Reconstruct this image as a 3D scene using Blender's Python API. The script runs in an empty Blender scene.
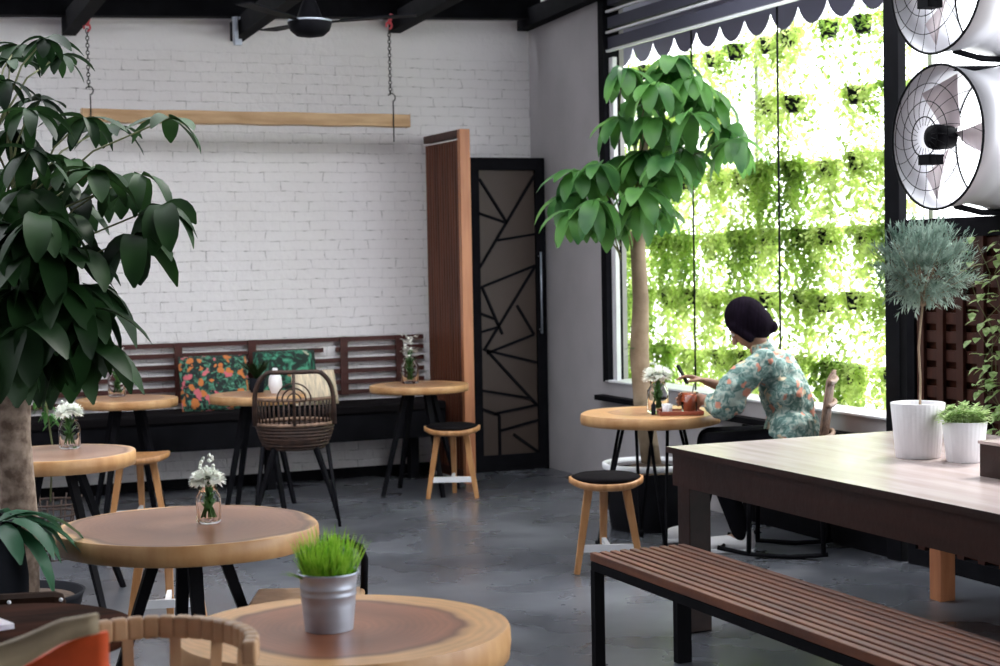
import bpy, math, random
from mathutils import Vector, Matrix, noise
R_ = math.radians; PI = math.pi
sc = bpy.context.scene; C = sc.collection
rnd = random.Random(7)

# ------------------------------------------------------------------ materials
def new_mat(name):
    m = bpy.data.materials.new(name); m.use_nodes = True
    nt = m.node_tree; b = nt.nodes['Principled BSDF']
    return m, nt, b
def L(nt, a, ao, b, bi): nt.links.new(a.outputs[ao], b.inputs[bi])
def mat(name, col, rough=.5, metal=0, var=.0, scale=8, bump=0, bscale=60, stretch=(1,1,1), spec=.5, col2=None, trans=0, sub=None):
    m, nt, b = new_mat(name)
    b.inputs['Roughness'].default_value = rough; b.inputs['Metallic'].default_value = metal
    b.inputs['Specular IOR Level'].default_value = spec
    c = (*col, 1)
    if trans: b.inputs['Transmission Weight'].default_value = trans
    if var or col2:
        tc = nt.nodes.new('ShaderNodeTexCoord'); mp = nt.nodes.new('ShaderNodeMapping'); n = nt.nodes.new('ShaderNodeTexNoise')
        mp.inputs['Scale'].default_value = stretch; n.inputs['Scale'].default_value = scale; n.inputs['Detail'].default_value = 5
        L(nt, tc, 'Object', mp, 'Vector'); L(nt, mp, 'Vector', n, 'Vector')
        r = nt.nodes.new('ShaderNodeValToRGB')
        r.color_ramp.elements[0].position = .35; r.color_ramp.elements[1].position = .65
        if col2: r.color_ramp.elements[0].color = (*col2, 1); r.color_ramp.elements[1].color = c
        else:
            r.color_ramp.elements[0].color = tuple(max(0, v*(1-var)) for v in col)+(1,)
            r.color_ramp.elements[1].color = tuple(min(1, v*(1+var)) for v in col)+(1,)
        L(nt, n, 'Fac', r, 'Fac'); L(nt, r, 'Color', b, 'Base Color')
    else: b.inputs['Base Color'].default_value = c
    if bump:
        tc = nt.nodes.new('ShaderNodeTexCoord'); n = nt.nodes.new('ShaderNodeTexNoise'); n.inputs['Scale'].default_value = bscale
        L(nt, tc, 'Object', n, 'Vector')
        bp = nt.nodes.new('ShaderNodeBump'); bp.inputs['Strength'].default_value = bump; bp.inputs['Distance'].default_value = .01
        L(nt, n, 'Fac', bp, 'Height'); L(nt, bp, 'Normal', b, 'Normal')
    return m
def leaf_mat(name, c1, c2, rough=.4, translucency=.35, scale=6):
    m, nt, b = new_mat(name)
    tc = nt.nodes.new('ShaderNodeTexCoord'); n = nt.nodes.new('ShaderNodeTexNoise'); n.inputs['Scale'].default_value = scale
    r = nt.nodes.new('ShaderNodeValToRGB'); r.color_ramp.elements[0].position = .35; r.color_ramp.elements[1].position = .68
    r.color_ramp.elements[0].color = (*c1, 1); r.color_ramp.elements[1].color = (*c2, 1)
    L(nt, tc, 'Object', n, 'Vector'); L(nt, n, 'Fac', r, 'Fac'); L(nt, r, 'Color', b, 'Base Color')
    b.inputs['Roughness'].default_value = rough
    t = nt.nodes.new('ShaderNodeBsdfTranslucent'); mx = nt.nodes.new('ShaderNodeMixShader'); mx.inputs[0].default_value = translucency
    b.inputs['Specular IOR Level'].default_value = .15 if rough > .48 else .3
    hs = nt.nodes.new('ShaderNodeHueSaturation'); hs.inputs['Value'].default_value = 1.6; hs.inputs['Hue'].default_value = .485
    L(nt, r, 'Color', hs, 'Color'); L(nt, hs, 'Color', t, 'Color')
    out = nt.nodes['Material Output']
    L(nt, b, 'BSDF', mx, 1); L(nt, t, 'BSDF', mx, 2); L(nt, mx, 'Shader', out, 'Surface')
    return m
def slab_mat(name, heart, heart2, sap, rough=.3, R=.4, edge=.76):
    """end-grain slab: growth rings in brown heartwood, pale sapwood towards the rim (object space)"""
    m, nt, b = new_mat(name); N = nt.nodes.new
    tc = N('ShaderNodeTexCoord'); sep = N('ShaderNodeSeparateXYZ'); L(nt, tc, 'Object', sep, 'Vector')
    n = N('ShaderNodeTexNoise'); n.inputs['Scale'].default_value = 2.2/R*.4; n.inputs['Detail'].default_value = 3; L(nt, tc, 'Object', n, 'Vector')
    comb = N('ShaderNodeCombineXYZ'); L(nt, sep, 'X', comb, 'X'); L(nt, sep, 'Y', comb, 'Y')
    ln = N('ShaderNodeVectorMath'); ln.operation = 'LENGTH'; L(nt, comb, 'Vector', ln, 0)
    add = N('ShaderNodeMath'); add.operation = 'MULTIPLY_ADD'; add.inputs[1].default_value = .22*R/.4; L(nt, n, 'Fac', add, 0); L(nt, ln, 'Value', add, 2)
    dv = N('ShaderNodeMath'); dv.operation = 'DIVIDE'; dv.inputs[1].default_value = R*1.27; L(nt, add, 'Value', dv, 0)
    ramp = N('ShaderNodeValToRGB'); e = ramp.color_ramp.elements
    e[0].position = 0; e[0].color = (*heart, 1); e[1].position = 1; e[1].color = (*sap, 1)
    for p, c in ((.3, heart2), (.5, heart), (edge-.06, heart2), (edge-.02, tuple(v*.75 for v in heart)), (edge+.03, sap)):
        k = e.new(p); k.color = (*c, 1)
    L(nt, dv, 'Value', ramp, 'Fac')
    w = N('ShaderNodeMath'); w.operation = 'MULTIPLY'; w.inputs[1].default_value = 150; L(nt, dv, 'Value', w, 0)
    sn = N('ShaderNodeMath'); sn.operation = 'SINE'; L(nt, w, 'Value', sn, 0)
    mr = N('ShaderNodeMapRange'); mr.inputs[1].default_value = -1; mr.inputs[3].default_value = .9; mr.inputs[4].default_value = 1.04; L(nt, sn, 'Value', mr, 0)
    n2 = N('ShaderNodeTexNoise'); n2.inputs['Scale'].default_value = 12; L(nt, tc, 'Object', n2, 'Vector')
    mr2 = N('ShaderNodeMapRange'); mr2.inputs[3].default_value = .8; mr2.inputs[4].default_value = 1.2; L(nt, n2, 'Fac', mr2, 0)
    mm = N('ShaderNodeMath'); mm.operation = 'MULTIPLY'; L(nt, mr, 'Result', mm, 0); L(nt, mr2, 'Result', mm, 1)
    vm = N('ShaderNodeVectorMath'); vm.operation = 'SCALE'; L(nt, ramp, 'Color', vm, 0); L(nt, mm, 'Value', vm, 'Scale')
    L(nt, vm, 'Vector', b, 'Base Color'); b.inputs['Roughness'].default_value = rough
    b.inputs['Specular IOR Level'].default_value = .38; b.inputs['Coat Weight'].default_value = .04; b.inputs['Coat Roughness'].default_value = .12
    return m
def wood_mat(name, c1, c2, rough=.4, stretch=(1, 1, 12), scale=3, spec=.5, bump=.15):
    m = mat(name, c1, rough, col2=c2, scale=scale, stretch=stretch, spec=spec, bump=bump, bscale=25)
    return m

M = {}
M['black'] = mat('black_steel', (.006, .006, .008), .6, var=.2, spec=.06)
M['blackmatte'] = mat('black_paint', (.007, .007, .009), .75, var=.2, spec=.05)
M['cushion'] = mat('black_cushion', (.008, .007, .008), .9, bump=.3, spec=.05)
M['whitepaint'] = mat('white_paint', (.75, .76, .8), .5, var=.04)
M['concrete_wall'] = mat('grey_plaster', (.43, .41, .43), .85, var=.05, scale=3, bump=.1)
M['stoolwood'] = wood_mat('stool_wood', (.52, .27, .115), (.36, .165, .06), .38, (12, 12, 1), 3)
M['orangewood'] = wood_mat('post_and_lit_leg_wood', (.48, .2, .09), (.36, .13, .055), .42, (10, 10, 1), 2)
M['slatwood'] = wood_mat('dark_slat_wood', (.06, .021, .014), (.035, .012, .009), .5, (10, 10, 1), 2, spec=.25)
M['screenslat'] = wood_mat('screen_slat_wood', (.16, .055, .03), (.09, .03, .018), .5, (10, 10, 1), 2, spec=.25)
M['railwood'] = wood_mat('rail_wood', (.075, .024, .02), (.045, .015, .013), .5, (1, 10, 10), 2, spec=.25)
M['benchwood'] = wood_mat('bench_wood', (.19, .062, .025), (.1, .03, .014), .48, (10, 1, 10), 2.5)
M['sheenwood'] = wood_mat('communal_top_sheen_wood', (.62, .52, .5), (.5, .4, .38), .27, (9, 1, 9), 1.6, spec=1.0, bump=.05)  # pale base colour has the window reflection on the tabletop put in
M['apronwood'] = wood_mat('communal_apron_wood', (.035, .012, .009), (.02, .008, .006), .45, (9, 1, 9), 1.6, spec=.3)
M['beamwood'] = wood_mat('hanging_beam_wood', (.55, .36, .2), (.4, .235, .115), .6, (1.2, 9, 9), 2.5)
M['chairwood'] = wood_mat('pale_chair_wood', (.55, .34, .19), (.42, .24, .12), .4, (3, 3, 1), 4)
M['darkround'] = wood_mat('dark_round_wood', (.05, .018, .011), (.02, .009, .006), .8, (1, 8, 8), 2, spec=.02)
M['slab'] = slab_mat('slab_warm', (.23, .075, .03), (.33, .12, .055), (.68, .38, .16), .3, .385, .8)
M['slabB'] = slab_mat('slab_brown', (.13, .055, .028), (.22, .105, .06), (.62, .37, .17), .3, .43, .95)
M['slabD'] = slab_mat('slab_dull', (.17, .09, .06), (.24, .14, .095), (.5, .3, .15), .32, .38, .9)
M['slabS'] = slab_mat('slab_small', (.36, .18, .09), (.42, .22, .11), (.55, .31, .14), .35, .32, .8)
M['rimwood'] = wood_mat('slab_rim', (.6, .36, .17), (.42, .21, .08), .45, (3, 3, 1), 3)
M['rattan'] = mat('dark_rattan', (.04, .018, .011), .6, var=.4, scale=30)
M['rattanlight'] = mat('weathered_rattan', (.2, .12, .08), .6, var=.35, scale=30)
M['chrome'] = mat('zinc', (.42, .46, .54), .38, metal=.55, var=.08, scale=5, stretch=(1, 1, 6))
M['steelgrey'] = mat('grey_steel', (.45, .45, .46), .4, metal=.7)
M['red'] = mat('red_hook_paint', (.55, .06, .08), .5)
M['glasswhite'] = mat('white_pot_glaze', (.82, .81, .84), .4, var=.03, scale=14, stretch=(6, 6, .3), bump=.08)
M['soil'] = mat('soil', (.05, .03, .02), .95, var=.5, scale=60, bump=.6)
M['bark'] = mat('bark', (.3, .23, .18), .9, col2=(.1, .065, .045), scale=22, bump=.5, bscale=30)
M['bark2'] = mat('smooth_bark', (.33, .25, .17), .75, col2=(.22, .16, .1), scale=10, bump=.3, bscale=30)
M['stem'] = mat('green_stem', (.12, .13, .05), .6)
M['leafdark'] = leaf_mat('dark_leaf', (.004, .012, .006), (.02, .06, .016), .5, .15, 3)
M['leafblue'] = leaf_mat('blue_green_leaf', (.02, .07, .04), (.06, .17, .09), .4, .2, 4)
M['leafmid'] = leaf_mat('mid_leaf', (.03, .105, .035), (.12, .29, .075), .36, .5, 4)
M['leafvine'] = leaf_mat('vine_leaf', (.26, .38, .09), (.62, .72, .32), .5, .5, 5)
M['leafvine2'] = leaf_mat('vine_leaf_deep', (.1, .21, .03), (.4, .56, .14), .5, .45, 5)
M['grass'] = leaf_mat('bright_grass', (.1, .3, .01), (.34, .58, .07), .45, .35, 40)
M['silver'] = leaf_mat('silver_leaf', (.15, .23, .19), (.42, .53, .46), .6, .2, 10)
M['pale_leaf'] = leaf_mat('pale_leaf', (.22, .36, .12), (.55, .68, .36), .5, .3, 50)
M['petal'] = leaf_mat('white_petal', (.75, .78, .72), (.92, .93, .9), .6, .25, 40)
M['skin'] = mat('skin', (.32, .17, .115), .5, var=.06)
M['hair'] = mat('dark_hair', (.008, .005, .010), .85, var=.4, scale=10, stretch=(10, 1, 1), spec=.04)
M['trousers'] = mat('black_cloth', (.006, .006, .008), .9, bump=.3, spec=.04)
M['shoe'] = mat('white_canvas', (.75, .74, .76), .6, var=.05)
M['rubber'] = mat('black_rubber', (.015, .015, .015), .7)
M['cushcream'] = mat('cream_cloth', (.72, .6, .44), .85, var=.25, scale=12, stretch=(8, 1, 1))
M['fanmetal'] = mat('fan_grey_metal', (.62, .62, .66), .4, metal=.3)
M['fanblade'] = mat('fan_blade', (.72, .62, .64), .4, metal=.1)
M['brown'] = mat('brown_leather', (.022, .011, .007), .75, var=.3, spec=.05)
M['tan'] = mat('tan_paper', (.38, .3, .19), .6, var=.1)
M['orange'] = mat('orange_paper', (.85, .12, .03), .6, var=.15, scale=12)
M['paper'] = mat('white_paper', (.75, .74, .82), .6, col2=(.45, .42, .6), scale=14)
M['drink'] = mat('iced_tea', (.28, .055, .02), .15)
M['traywood'] = mat('red_brown_tray', (.26, .07, .045), .4, var=.2)
M['ceiling'] = mat('dark_roof', (.01, .009, .011), .8, var=.15, spec=.1)
M['ground'] = mat('outside_paving', (.55, .55, .52), .8, var=.1, scale=2)
M['awning'] = mat('grey_violet_awning', (.3, .29, .42), .8)
M['louvre'] = mat('louvre_paint', (.07, .07, .1), .7, spec=.2)
M['blackpot'] = mat('black_nursery_pot', (.01, .011, .015), .7, spec=.06)
M['door_panel'] = mat('taupe_frosted_panel', (.06, .043, .035), .45, var=.08, spec=.3, scale=2)

def glass():
    m, nt, b = new_mat('clear_glass'); b.inputs['Base Color'].default_value = (1, 1, 1, 1)
    b.inputs['Transmission Weight'].default_value = 1; b.inputs['Roughness'].default_value = .03; b.inputs['IOR'].default_value = 1.12
    return m
M['glass'] = glass()

def brick_mat():
    m, nt, b = new_mat('white_painted_brick'); N = nt.nodes.new
    tc = N('ShaderNodeTexCoord'); sep = N('ShaderNodeSeparateXYZ'); L(nt, tc, 'Object', sep, 'Vector')
    nz = N('ShaderNodeTexNoise'); nz.inputs['Scale'].default_value = 5; nz.inputs['Detail'].default_value = 4; L(nt, tc, 'Object', nz, 'Vector')
    wob = N('ShaderNodeMath'); wob.operation = 'MULTIPLY_ADD'; wob.inputs[1].default_value = .03; L(nt, nz, 'Fac', wob, 0); L(nt, sep, 'Z', wob, 2)
    wx = N('ShaderNodeMath'); wx.operation = 'MULTIPLY_ADD'; wx.inputs[1].default_value = .06; L(nt, nz, 'Fac', wx, 0); L(nt, sep, 'X', wx, 2)
    cb = N('ShaderNodeCombineXYZ'); L(nt, wx, 'Value', cb, 'X'); L(nt, wob, 'Value', cb, 'Y')
    br = N('ShaderNodeTexBrick'); L(nt, cb, 'Vector', br, 'Vector')
    br.inputs['Scale'].default_value = 1; br.inputs['Brick Width'].default_value = .215; br.inputs['Row Height'].default_value = .069
    br.inputs['Mortar Size'].default_value = .005; br.inputs['Mortar Smooth'].default_value = .6; br.inputs['Bias'].default_value = 0
    br.inputs['Color1'].default_value = (1, 1, 1, 1); br.inputs['Color2'].default_value = (.95, .95, .95, 1); br.inputs['Mortar'].default_value = (.0, .0, .0, 1)
    # brick courses stop a little under the beam, plaster above
    ms = N('ShaderNodeMapRange'); ms.inputs[1].default_value = 2.98; ms.inputs[2].default_value = 3.06; ms.inputs[3].default_value = 1; ms.inputs[4].default_value = 0.04; L(nt, sep, 'Z', ms, 0)
    n2 = N('ShaderNodeTexNoise'); n2.inputs['Scale'].default_value = 14; n2.inputs['Detail'].default_value = 7; n2.inputs['Roughness'].default_value = .7; L(nt, tc, 'Object', n2, 'Vector')
    r2 = N('ShaderNodeMapRange'); r2.inputs[1].default_value = .5; r2.inputs[2].default_value = .66; r2.inputs[3].default_value = .15; r2.inputs[4].default_value = 1; L(nt, n2, 'Fac', r2, 0)
    mo = N('ShaderNodeMath'); mo.operation = 'MULTIPLY'; L(nt, br, 'Fac', mo, 0); L(nt, ms, 'Result', mo, 1)
    mo2 = N('ShaderNodeMath'); mo2.operation = 'MULTIPLY'; L(nt, mo, 'Value', mo2, 0); L(nt, r2, 'Result', mo2, 1)
    mx = N('ShaderNodeMix'); mx.data_type = 'RGBA'; L(nt, mo2, 'Value', mx, 'Factor')
    cr = N('ShaderNodeValToRGB'); cr.color_ramp.elements[0].color = (.74, .71, .72, 1); cr.color_ramp.elements[1].color = (.84, .82, .84, 1)
    n3 = N('ShaderNodeTexNoise'); n3.inputs['Scale'].default_value = 2.5; n3.inputs['Detail'].default_value = 8; L(nt, tc, 'Object', n3, 'Vector'); L(nt, n3, 'Fac', cr, 'Fac')
    L(nt, cr, 'Color', mx, 'A'); mx.inputs['B'].default_value = (.34, .32, .33, 1)
    L(nt, mx, 'Result', b, 'Base Color'); b.inputs['Roughness'].default_value = .75
    hm = N('ShaderNodeMath'); hm.operation = 'MULTIPLY_ADD'; hm.inputs[1].default_value = -1; L(nt, mo, 'Value', hm, 0)
    n4 = N('ShaderNodeTexNoise'); n4.inputs['Scale'].default_value = 22; n4.inputs['Detail'].default_value = 5; L(nt, tc, 'Object', n4, 'Vector')
    n5 = N('ShaderNodeMath'); n5.operation = 'MULTIPLY'; n5.inputs[1].default_value = 1.6; L(nt, n4, 'Fac', n5, 0); L(nt, n5, 'Value', hm, 2)
    bp = N('ShaderNodeBump'); bp.inputs['Strength'].default_value = .45; bp.inputs['Distance'].default_value = .012
    L(nt, hm, 'Value', bp, 'Height'); L(nt, bp, 'Normal', b, 'Normal')
    return m
M['brick'] = brick_mat()

def floor_mat():
    m, nt, b = new_mat('polished_concrete'); N = nt.nodes.new
    tc = N('ShaderNodeTexCoord')
    n = N('ShaderNodeTexNoise'); n.inputs['Scale'].default_value = 1.1; n.inputs['Detail'].default_value = 4; n.inputs['Distortion'].default_value = .2; L(nt, tc, 'Object', n, 'Vector')
    r = N('ShaderNodeValToRGB'); e = r.color_ramp.elements
    e[0].position = .25; e[0].color = (.03, .032, .04, 1); e[1].position = .78; e[1].color = (.17, .18, .205, 1)
    k = e.new(.5); k.color = (.08, .085, .1, 1)
    L(nt, n, 'Fac', r, 'Fac'); L(nt, r, 'Color', b, 'Base Color')
    n2 = N('ShaderNodeTexNoise'); n2.inputs['Scale'].default_value = 2; n2.inputs['Detail'].default_value = 3; L(nt, tc, 'Object', n2, 'Vector')
    mr = N('ShaderNodeMapRange'); mr.inputs[1].default_value = .3; mr.inputs[2].default_value = .7; mr.inputs[3].default_value = .2; mr.inputs[4].default_value = .36; L(nt, n2, 'Fac', mr, 0)
    L(nt, mr, 'Result', b, 'Roughness')
    return m
M['floor'] = floor_mat()

def floral_mat(name, base, c1, c2, c3, s1=7, s2=9, leafs=None, pos=(.46, .54, .64), th=(.25, .22)):
    m, nt, b = new_mat(name); N = nt.nodes.new
    tc = N('ShaderNodeTexCoord')
    n = N('ShaderNodeTexNoise'); n.inputs['Scale'].default_value = s1; n.inputs['Detail'].default_value = 3; n.inputs['Distortion'].default_value = 1.5; L(nt, tc, 'Object', n, 'Vector')
    r = N('ShaderNodeValToRGB'); r.color_ramp.interpolation = 'EASE'; e = r.color_ramp.elements
    e[0].position = pos[0]; e[0].color = (*base, 1); e[1].position = pos[2]; e[1].color = (*c1, 1)
    k = e.new(pos[1]); k.color = (*(leafs or tuple(.5*(a+c) for a, c in zip(base, c1))), 1)
    L(nt, n, 'Fac', r, 'Fac')
    prev = (r, 'Color')
    for i, (c, thr, off) in enumerate(((c2, th[0], 0), (c3, th[1], 13.7))):
        mp = N('ShaderNodeMapping'); mp.inputs['Location'].default_value = (off, off*.7, off*.3); L(nt, tc, 'Object', mp, 'Vector')
        nn = N('ShaderNodeTexNoise'); nn.inputs['Scale'].default_value = 20; L(nt, mp, 'Vector', nn, 'Vector')
        va = N('ShaderNodeVectorMath'); va.operation = 'MULTIPLY_ADD'; va.inputs[1].default_value = (.09,)*3; L(nt, nn, 'Color', va, 0); L(nt, mp, 'Vector', va, 2)
        v = N('ShaderNodeTexVoronoi'); v.inputs['Scale'].default_value = s2; L(nt, va, 'Vector', v, 'Vector')
        lt = N('ShaderNodeMapRange'); lt.inputs[1].default_value = thr; lt.inputs[2].default_value = thr+.07; lt.inputs[3].default_value = 1; lt.inputs[4].default_value = 0; L(nt, v, 'Distance', lt, 0)
        sp = N('ShaderNodeSeparateColor'); L(nt, v, 'Color', sp, 'Color')
        gt = N('ShaderNodeMath'); gt.operation = 'GREATER_THAN'; gt.inputs[1].default_value = .55; L(nt, sp, 'Red', gt, 0)
        mu = N('ShaderNodeMath'); mu.operation = 'MULTIPLY'; L(nt, lt, 'Result', mu, 0); L(nt, gt, 'Value', mu, 1)
        mx = N('ShaderNodeMix'); mx.data_type = 'RGBA'; L(nt, mu, 'Value', mx, 'Factor'); nt.links.new(prev[0].outputs[prev[1]], mx.inputs['A']); mx.inputs['B'].default_value = (*c, 1)
        prev = (mx, 'Result')
    nt.links.new(prev[0].outputs[prev[1]], b.inputs['Base Color']); b.inputs['Roughness'].default_value = .85
    return m
M['floral'] = floral_mat('tropical_floral_cloth', (.012, .02, .02), (.1, .3, .2), (.62, .14, .17), (.6, .19, .05), 22, 15, (.03, .1, .065), (.47, .55, .66), (.4, .34))
M['floral2'] = floral_mat('tropical_green_cloth', (.012, .025, .02), (.08, .32, .2), (.5, .5, .38), (.5, .2, .1), 12, 9, (.03, .16, .1))
M['blouse'] = floral_mat('teal_floral_blouse_cloth', (.1, .19, .17), (.42, .5, .44), (.6, .25, .17), (.62, .52, .35), 26, 15, (.2, .32, .29), (.4, .5, .6), (.3, .28))

# ------------------------------------------------------------------ mesh helpers
class MB:
    def __init__(s): s.v = []; s.f = []; s.sm = []
    def add(s, vs, fs, smooth=False):
        n = len(s.v); s.v += [tuple(v) for v in vs]; s.f += [tuple(i+n for i in f) for f in fs]; s.sm += [smooth]*len(fs)
    def box(s, cx, cy, cz, sx, sy, sz, rz=0, m=None):
        vs = [Vector((a*sx/2, b*sy/2, c*sz/2)) for c in (-1, 1) for b in (-1, 1) for a in (-1, 1)]
        if rz: vs = [Matrix.Rotation(rz, 3, 'Z') @ v for v in vs]
        vs = [v+Vector((cx, cy, cz)) for v in vs]
        if m: vs = [m @ v for v in vs]
        s.add(vs, [(0, 2, 3, 1), (4, 5, 7, 6), (0, 1, 5, 4), (2, 6, 7, 3), (0, 4, 6, 2), (1, 3, 7, 5)]); return s
    def bb(s, x0, x1, y0, y1, z0, z1): return s.box((x0+x1)/2, (y0+y1)/2, (z0+z1)/2, x1-x0, y1-y0, z1-z0)
    def bar(s, a, b, w, h=None, w2=None, h2=None, up=(0, 0, 1)):
        a = Vector(a); b = Vector(b); h = h or w; w2 = w2 or w; h2 = h2 or (h*w2/w)
        d = (b-a).normalized(); u = Vector(up)
        if abs(d.dot(u)) > .98: u = Vector((0, 1, 0))
        x = d.cross(u).normalized(); y = x.cross(d)
        vs = [a+x*i*w/2+y*j*h/2 for j in (-1, 1) for i in (-1, 1)]+[b+x*i*w2/2+y*j*h2/2 for j in (-1, 1) for i in (-1, 1)]
        s.add(vs, [(0, 1, 3, 2), (4, 6, 7, 5), (0, 4, 5, 1), (2, 3, 7, 6), (0, 2, 6, 4), (1, 5, 7, 3)]); return s
    def tube(s, pts, r, n=8, closed=False, cap=True):
        P = [Vector(p) for p in pts]; k = len(P); rs = r if isinstance(r, (list, tuple)) else [r]*k
        base = len(s.v); prev = None; vs = []; fs = []
        for i, p in enumerate(P):
            if closed: t = (P[(i+1) % k]-P[i-1])
            else: t = P[min(i+1, k-1)]-P[max(i-1, 0)]
            t.normalize()
            if prev is None:
                u = Vector((0, 0, 1)) if abs(t.z) < .9 else Vector((1, 0, 0))
                x = t.cross(u).normalized()
            else:
                x = (prev-t*prev.dot(t));
                x = x.normalized() if x.length > 1e-6 else t.cross(Vector((0, 0, 1))).normalized()
            prev = x; y = t.cross(x)
            for j in range(n):
                a = 2*PI*j/n; vs.append(p+(x*math.cos(a)+y*math.sin(a))*rs[i])
        for i in range(k if closed else k-1):
            i2 = (i+1) % k
            for j in range(n):
                fs.append((i*n+j, i*n+(j+1) % n, i2*n+(j+1) % n, i2*n+j))
        if cap and not closed:
            fs.append(tuple(range(n-1, -1, -1))); fs.append(tuple((k-1)*n+j for j in range(n)))
        s.add(vs, fs, True); return s
    def lathe(s, prof, cx=0, cy=0, n=32, wob=None, closed=False, m=None, smooth=True):
        vs = []; fs = []
        for r, z in prof:
            for j in range(n):
                a = 2*PI*j/n; k = wob(a) if wob else 1
                v = Vector((cx+r*k*math.cos(a), cy+r*k*math.sin(a), z)); vs.append(m @ v if m else v)
        K = len(prof)
        for i in range(K-1 if not closed else K):
            i2 = (i+1) % K
            for j in range(n): fs.append((i*n+j, i*n+(j+1) % n, i2*n+(j+1) % n, i2*n+j))
        s.add(vs, fs, smooth)
        if not closed:
            s.add(vs[:n], [tuple(range(n-1, -1, -1))]); s.add(vs[-n:], [tuple(range(n))])
        return s
    def sphere(s, c, r, nu=12, nv=8, sc_=(1, 1, 1), m=None):
        vs = []; fs = []; c = Vector(c)
        for i in range(nv+1):
            t = PI*i/nv
            for j in range(nu):
                a = 2*PI*j/nu; v = Vector((r*sc_[0]*math.sin(t)*math.cos(a), r*sc_[1]*math.sin(t)*math.sin(a), r*sc_[2]*math.cos(t)))
                vs.append(c+(m @ v if m else v))
        for i in range(nv):
            for j in range(nu): fs.append((i*nu+j, (i+1)*nu+j, (i+1)*nu+(j+1) % nu, i*nu+(j+1) % nu))
        s.add(vs, fs, True); return s
    def leaf(s, base, d, length, width, droop=.6, side=None, segs=5, fold=.25, taper=.5, roll=0):
        """a single leaf: two rows of quads folded on the midrib, bending down along its length"""
        p = Vector(base); d = Vector(d).normalized(); up = Vector((0, 0, 1))
        x = d.cross(up)
        x = x.normalized() if x.length > .05 else Vector((rnd.uniform(-1, 1), rnd.uniform(-1, 1), 0)).normalized()
        if roll: x = Matrix.Rotation(roll, 3, d) @ x
        vs = []; st = length/segs
        for i in range(segs+1):
            t = i/segs
            w = width*.5*math.sin(PI*t**taper)**.52 if 0 < i < segs else width*.05
            nrm = x.cross(d).normalized()
            vs += [p-x*w+nrm*w*fold, p, p+x*w+nrm*w*fold]
            d = (d+Vector((0, 0, -1))*droop/segs).normalized(); p = p+d*st
        fs = []
        for i in range(segs):
            b = i*3; fs += [(b, b+1, b+4, b+3), (b+1, b+2, b+5, b+4)]
        s.add(vs, fs, True); return s
    def build(s, name, m, parent=None, loc=None, rz=0, bevel=0, sub=0):
        me = bpy.data.meshes.new(name); me.from_pydata(s.v, [], s.f)
        me.polygons.foreach_set('use_smooth', s.sm); me.materials.append(M[m] if isinstance(m, str) else m)
        me.validate(); me.update()
        o = bpy.data.objects.new(name, me); C.objects.link(o)
        if parent: o.parent = parent
        if loc: o.location = loc
        if rz: o.rotation_euler.z = rz
        if bevel:
            b = o.modifiers.new('bevel', 'BEVEL'); b.width = bevel; b.segments = 2; b.limit_method = 'ANGLE'
        if sub:
            b = o.modifiers.new('sub', 'SUBSURF'); b.levels = sub; b.render_levels = sub
        return o
def tag(o, label=None, cat=None, group=None, kind=None):
    if label: o['label'] = label
    if cat: o['category'] = cat
    if group: o['group'] = group
    if kind: o['kind'] = kind
    return o
def thing(name, label, cat, loc, rz=0, group=None):
    o = bpy.data.objects.new(name, None); C.objects.link(o); o.location = loc; o.rotation_euler.z = rz; o.empty_display_size = .1
    return tag(o, label, cat, group)
def copy_tree(o, parent=None):
    c = o.copy(); C.objects.link(c)
    if parent: c.parent = parent
    for ch in list(o.children): copy_tree(ch, c)
    return c
def struct(mb, name, m, **k): return tag(mb.build(name, m, **k), kind='structure')

# ------------------------------------------------------------------ room shell
XW = 5.03      # inner face of the window wall
YB = 11.37     # brick wall face
struct(MB().bb(-3.2, 5.2, -2.5, 11.5, -.1, 0), 'floor', 'floor')
struct(MB().bb(5.2, 16, -8, 22, -.2, -.1), 'ground', 'ground')
struct(MB().bb(-3.2, 5.2, YB, YB+.15, 0, 3.62), 'wall_back', 'brick')
struct(MB().bb(-3.2, 5.2, -2.5, 6.2, 3.62, 3.7).bb(-3.2, 5.2, 8.6, 11.12, 3.62, 3.7), 'ceiling', 'ceiling')  # gap between the slabs is an added, unseen roof opening lighting the brick wall
struct(MB().bb(-3.35, -3.2, -2.5, 11.5, 0, 3.62), 'wall_left', 'concrete_wall')
struct(MB().bb(-3.2, 5.2, -2.65, -2.5, 0, 3.62), 'wall_front_added', 'concrete_wall')  # unseen wall behind the camera, added to keep light out from that side
w = MB(); w.bb(XW, XW+.17, 10.15, YB, 0, 3.62)
struct(w, 'wall_right', 'concrete_wall')
w = MB(); w.bb(XW, XW+.14, 6.91, 10.15, 0, .7)
struct(w, 'wall_right_sill', 'concrete_wall')
struct(MB().bb(XW-.02, XW+.2, 6.91, 10.13, .7, .715), 'trim_1', 'whitepaint', bevel=.004)
struct(MB().bb(XW-.012, XW, 6.92, 8.35, 0, .56), 'dark_panel_right', 'blackmatte')  # plain dark panel over part of the lower sill wall
# black ledge bar under the sill
struct(MB().bb(XW-.07, XW, 6.91, 10.2, .575, .61), 'trim_2', 'black')
# main black beam over the brick wall, following the slope of the roof
b = MB(); b.bar((-3.2, 11.2, 3.115), (5.15, 11.2, 3.392), .12, .145)
struct(b, 'trim_3', 'blackmatte')
b = MB(); b.bar((-3.2, YB-.02, 3.06), (5.03, YB-.02, 3.335), .04, .025)
struct(b, 'trim_4', 'concrete_wall')
for i, (x, z) in enumerate(((.5, 3.09), (1.66, 3.12), (2.80, 3.12), (3.96, 3.22), (4.97, 3.27))):
    r = MB(); r.bar((x, YB-.03, z+.04), (x, 5.0, z+.3), .09, .13)
    struct(r, 'trim_%d' % (5+i), 'blackmatte')
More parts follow.
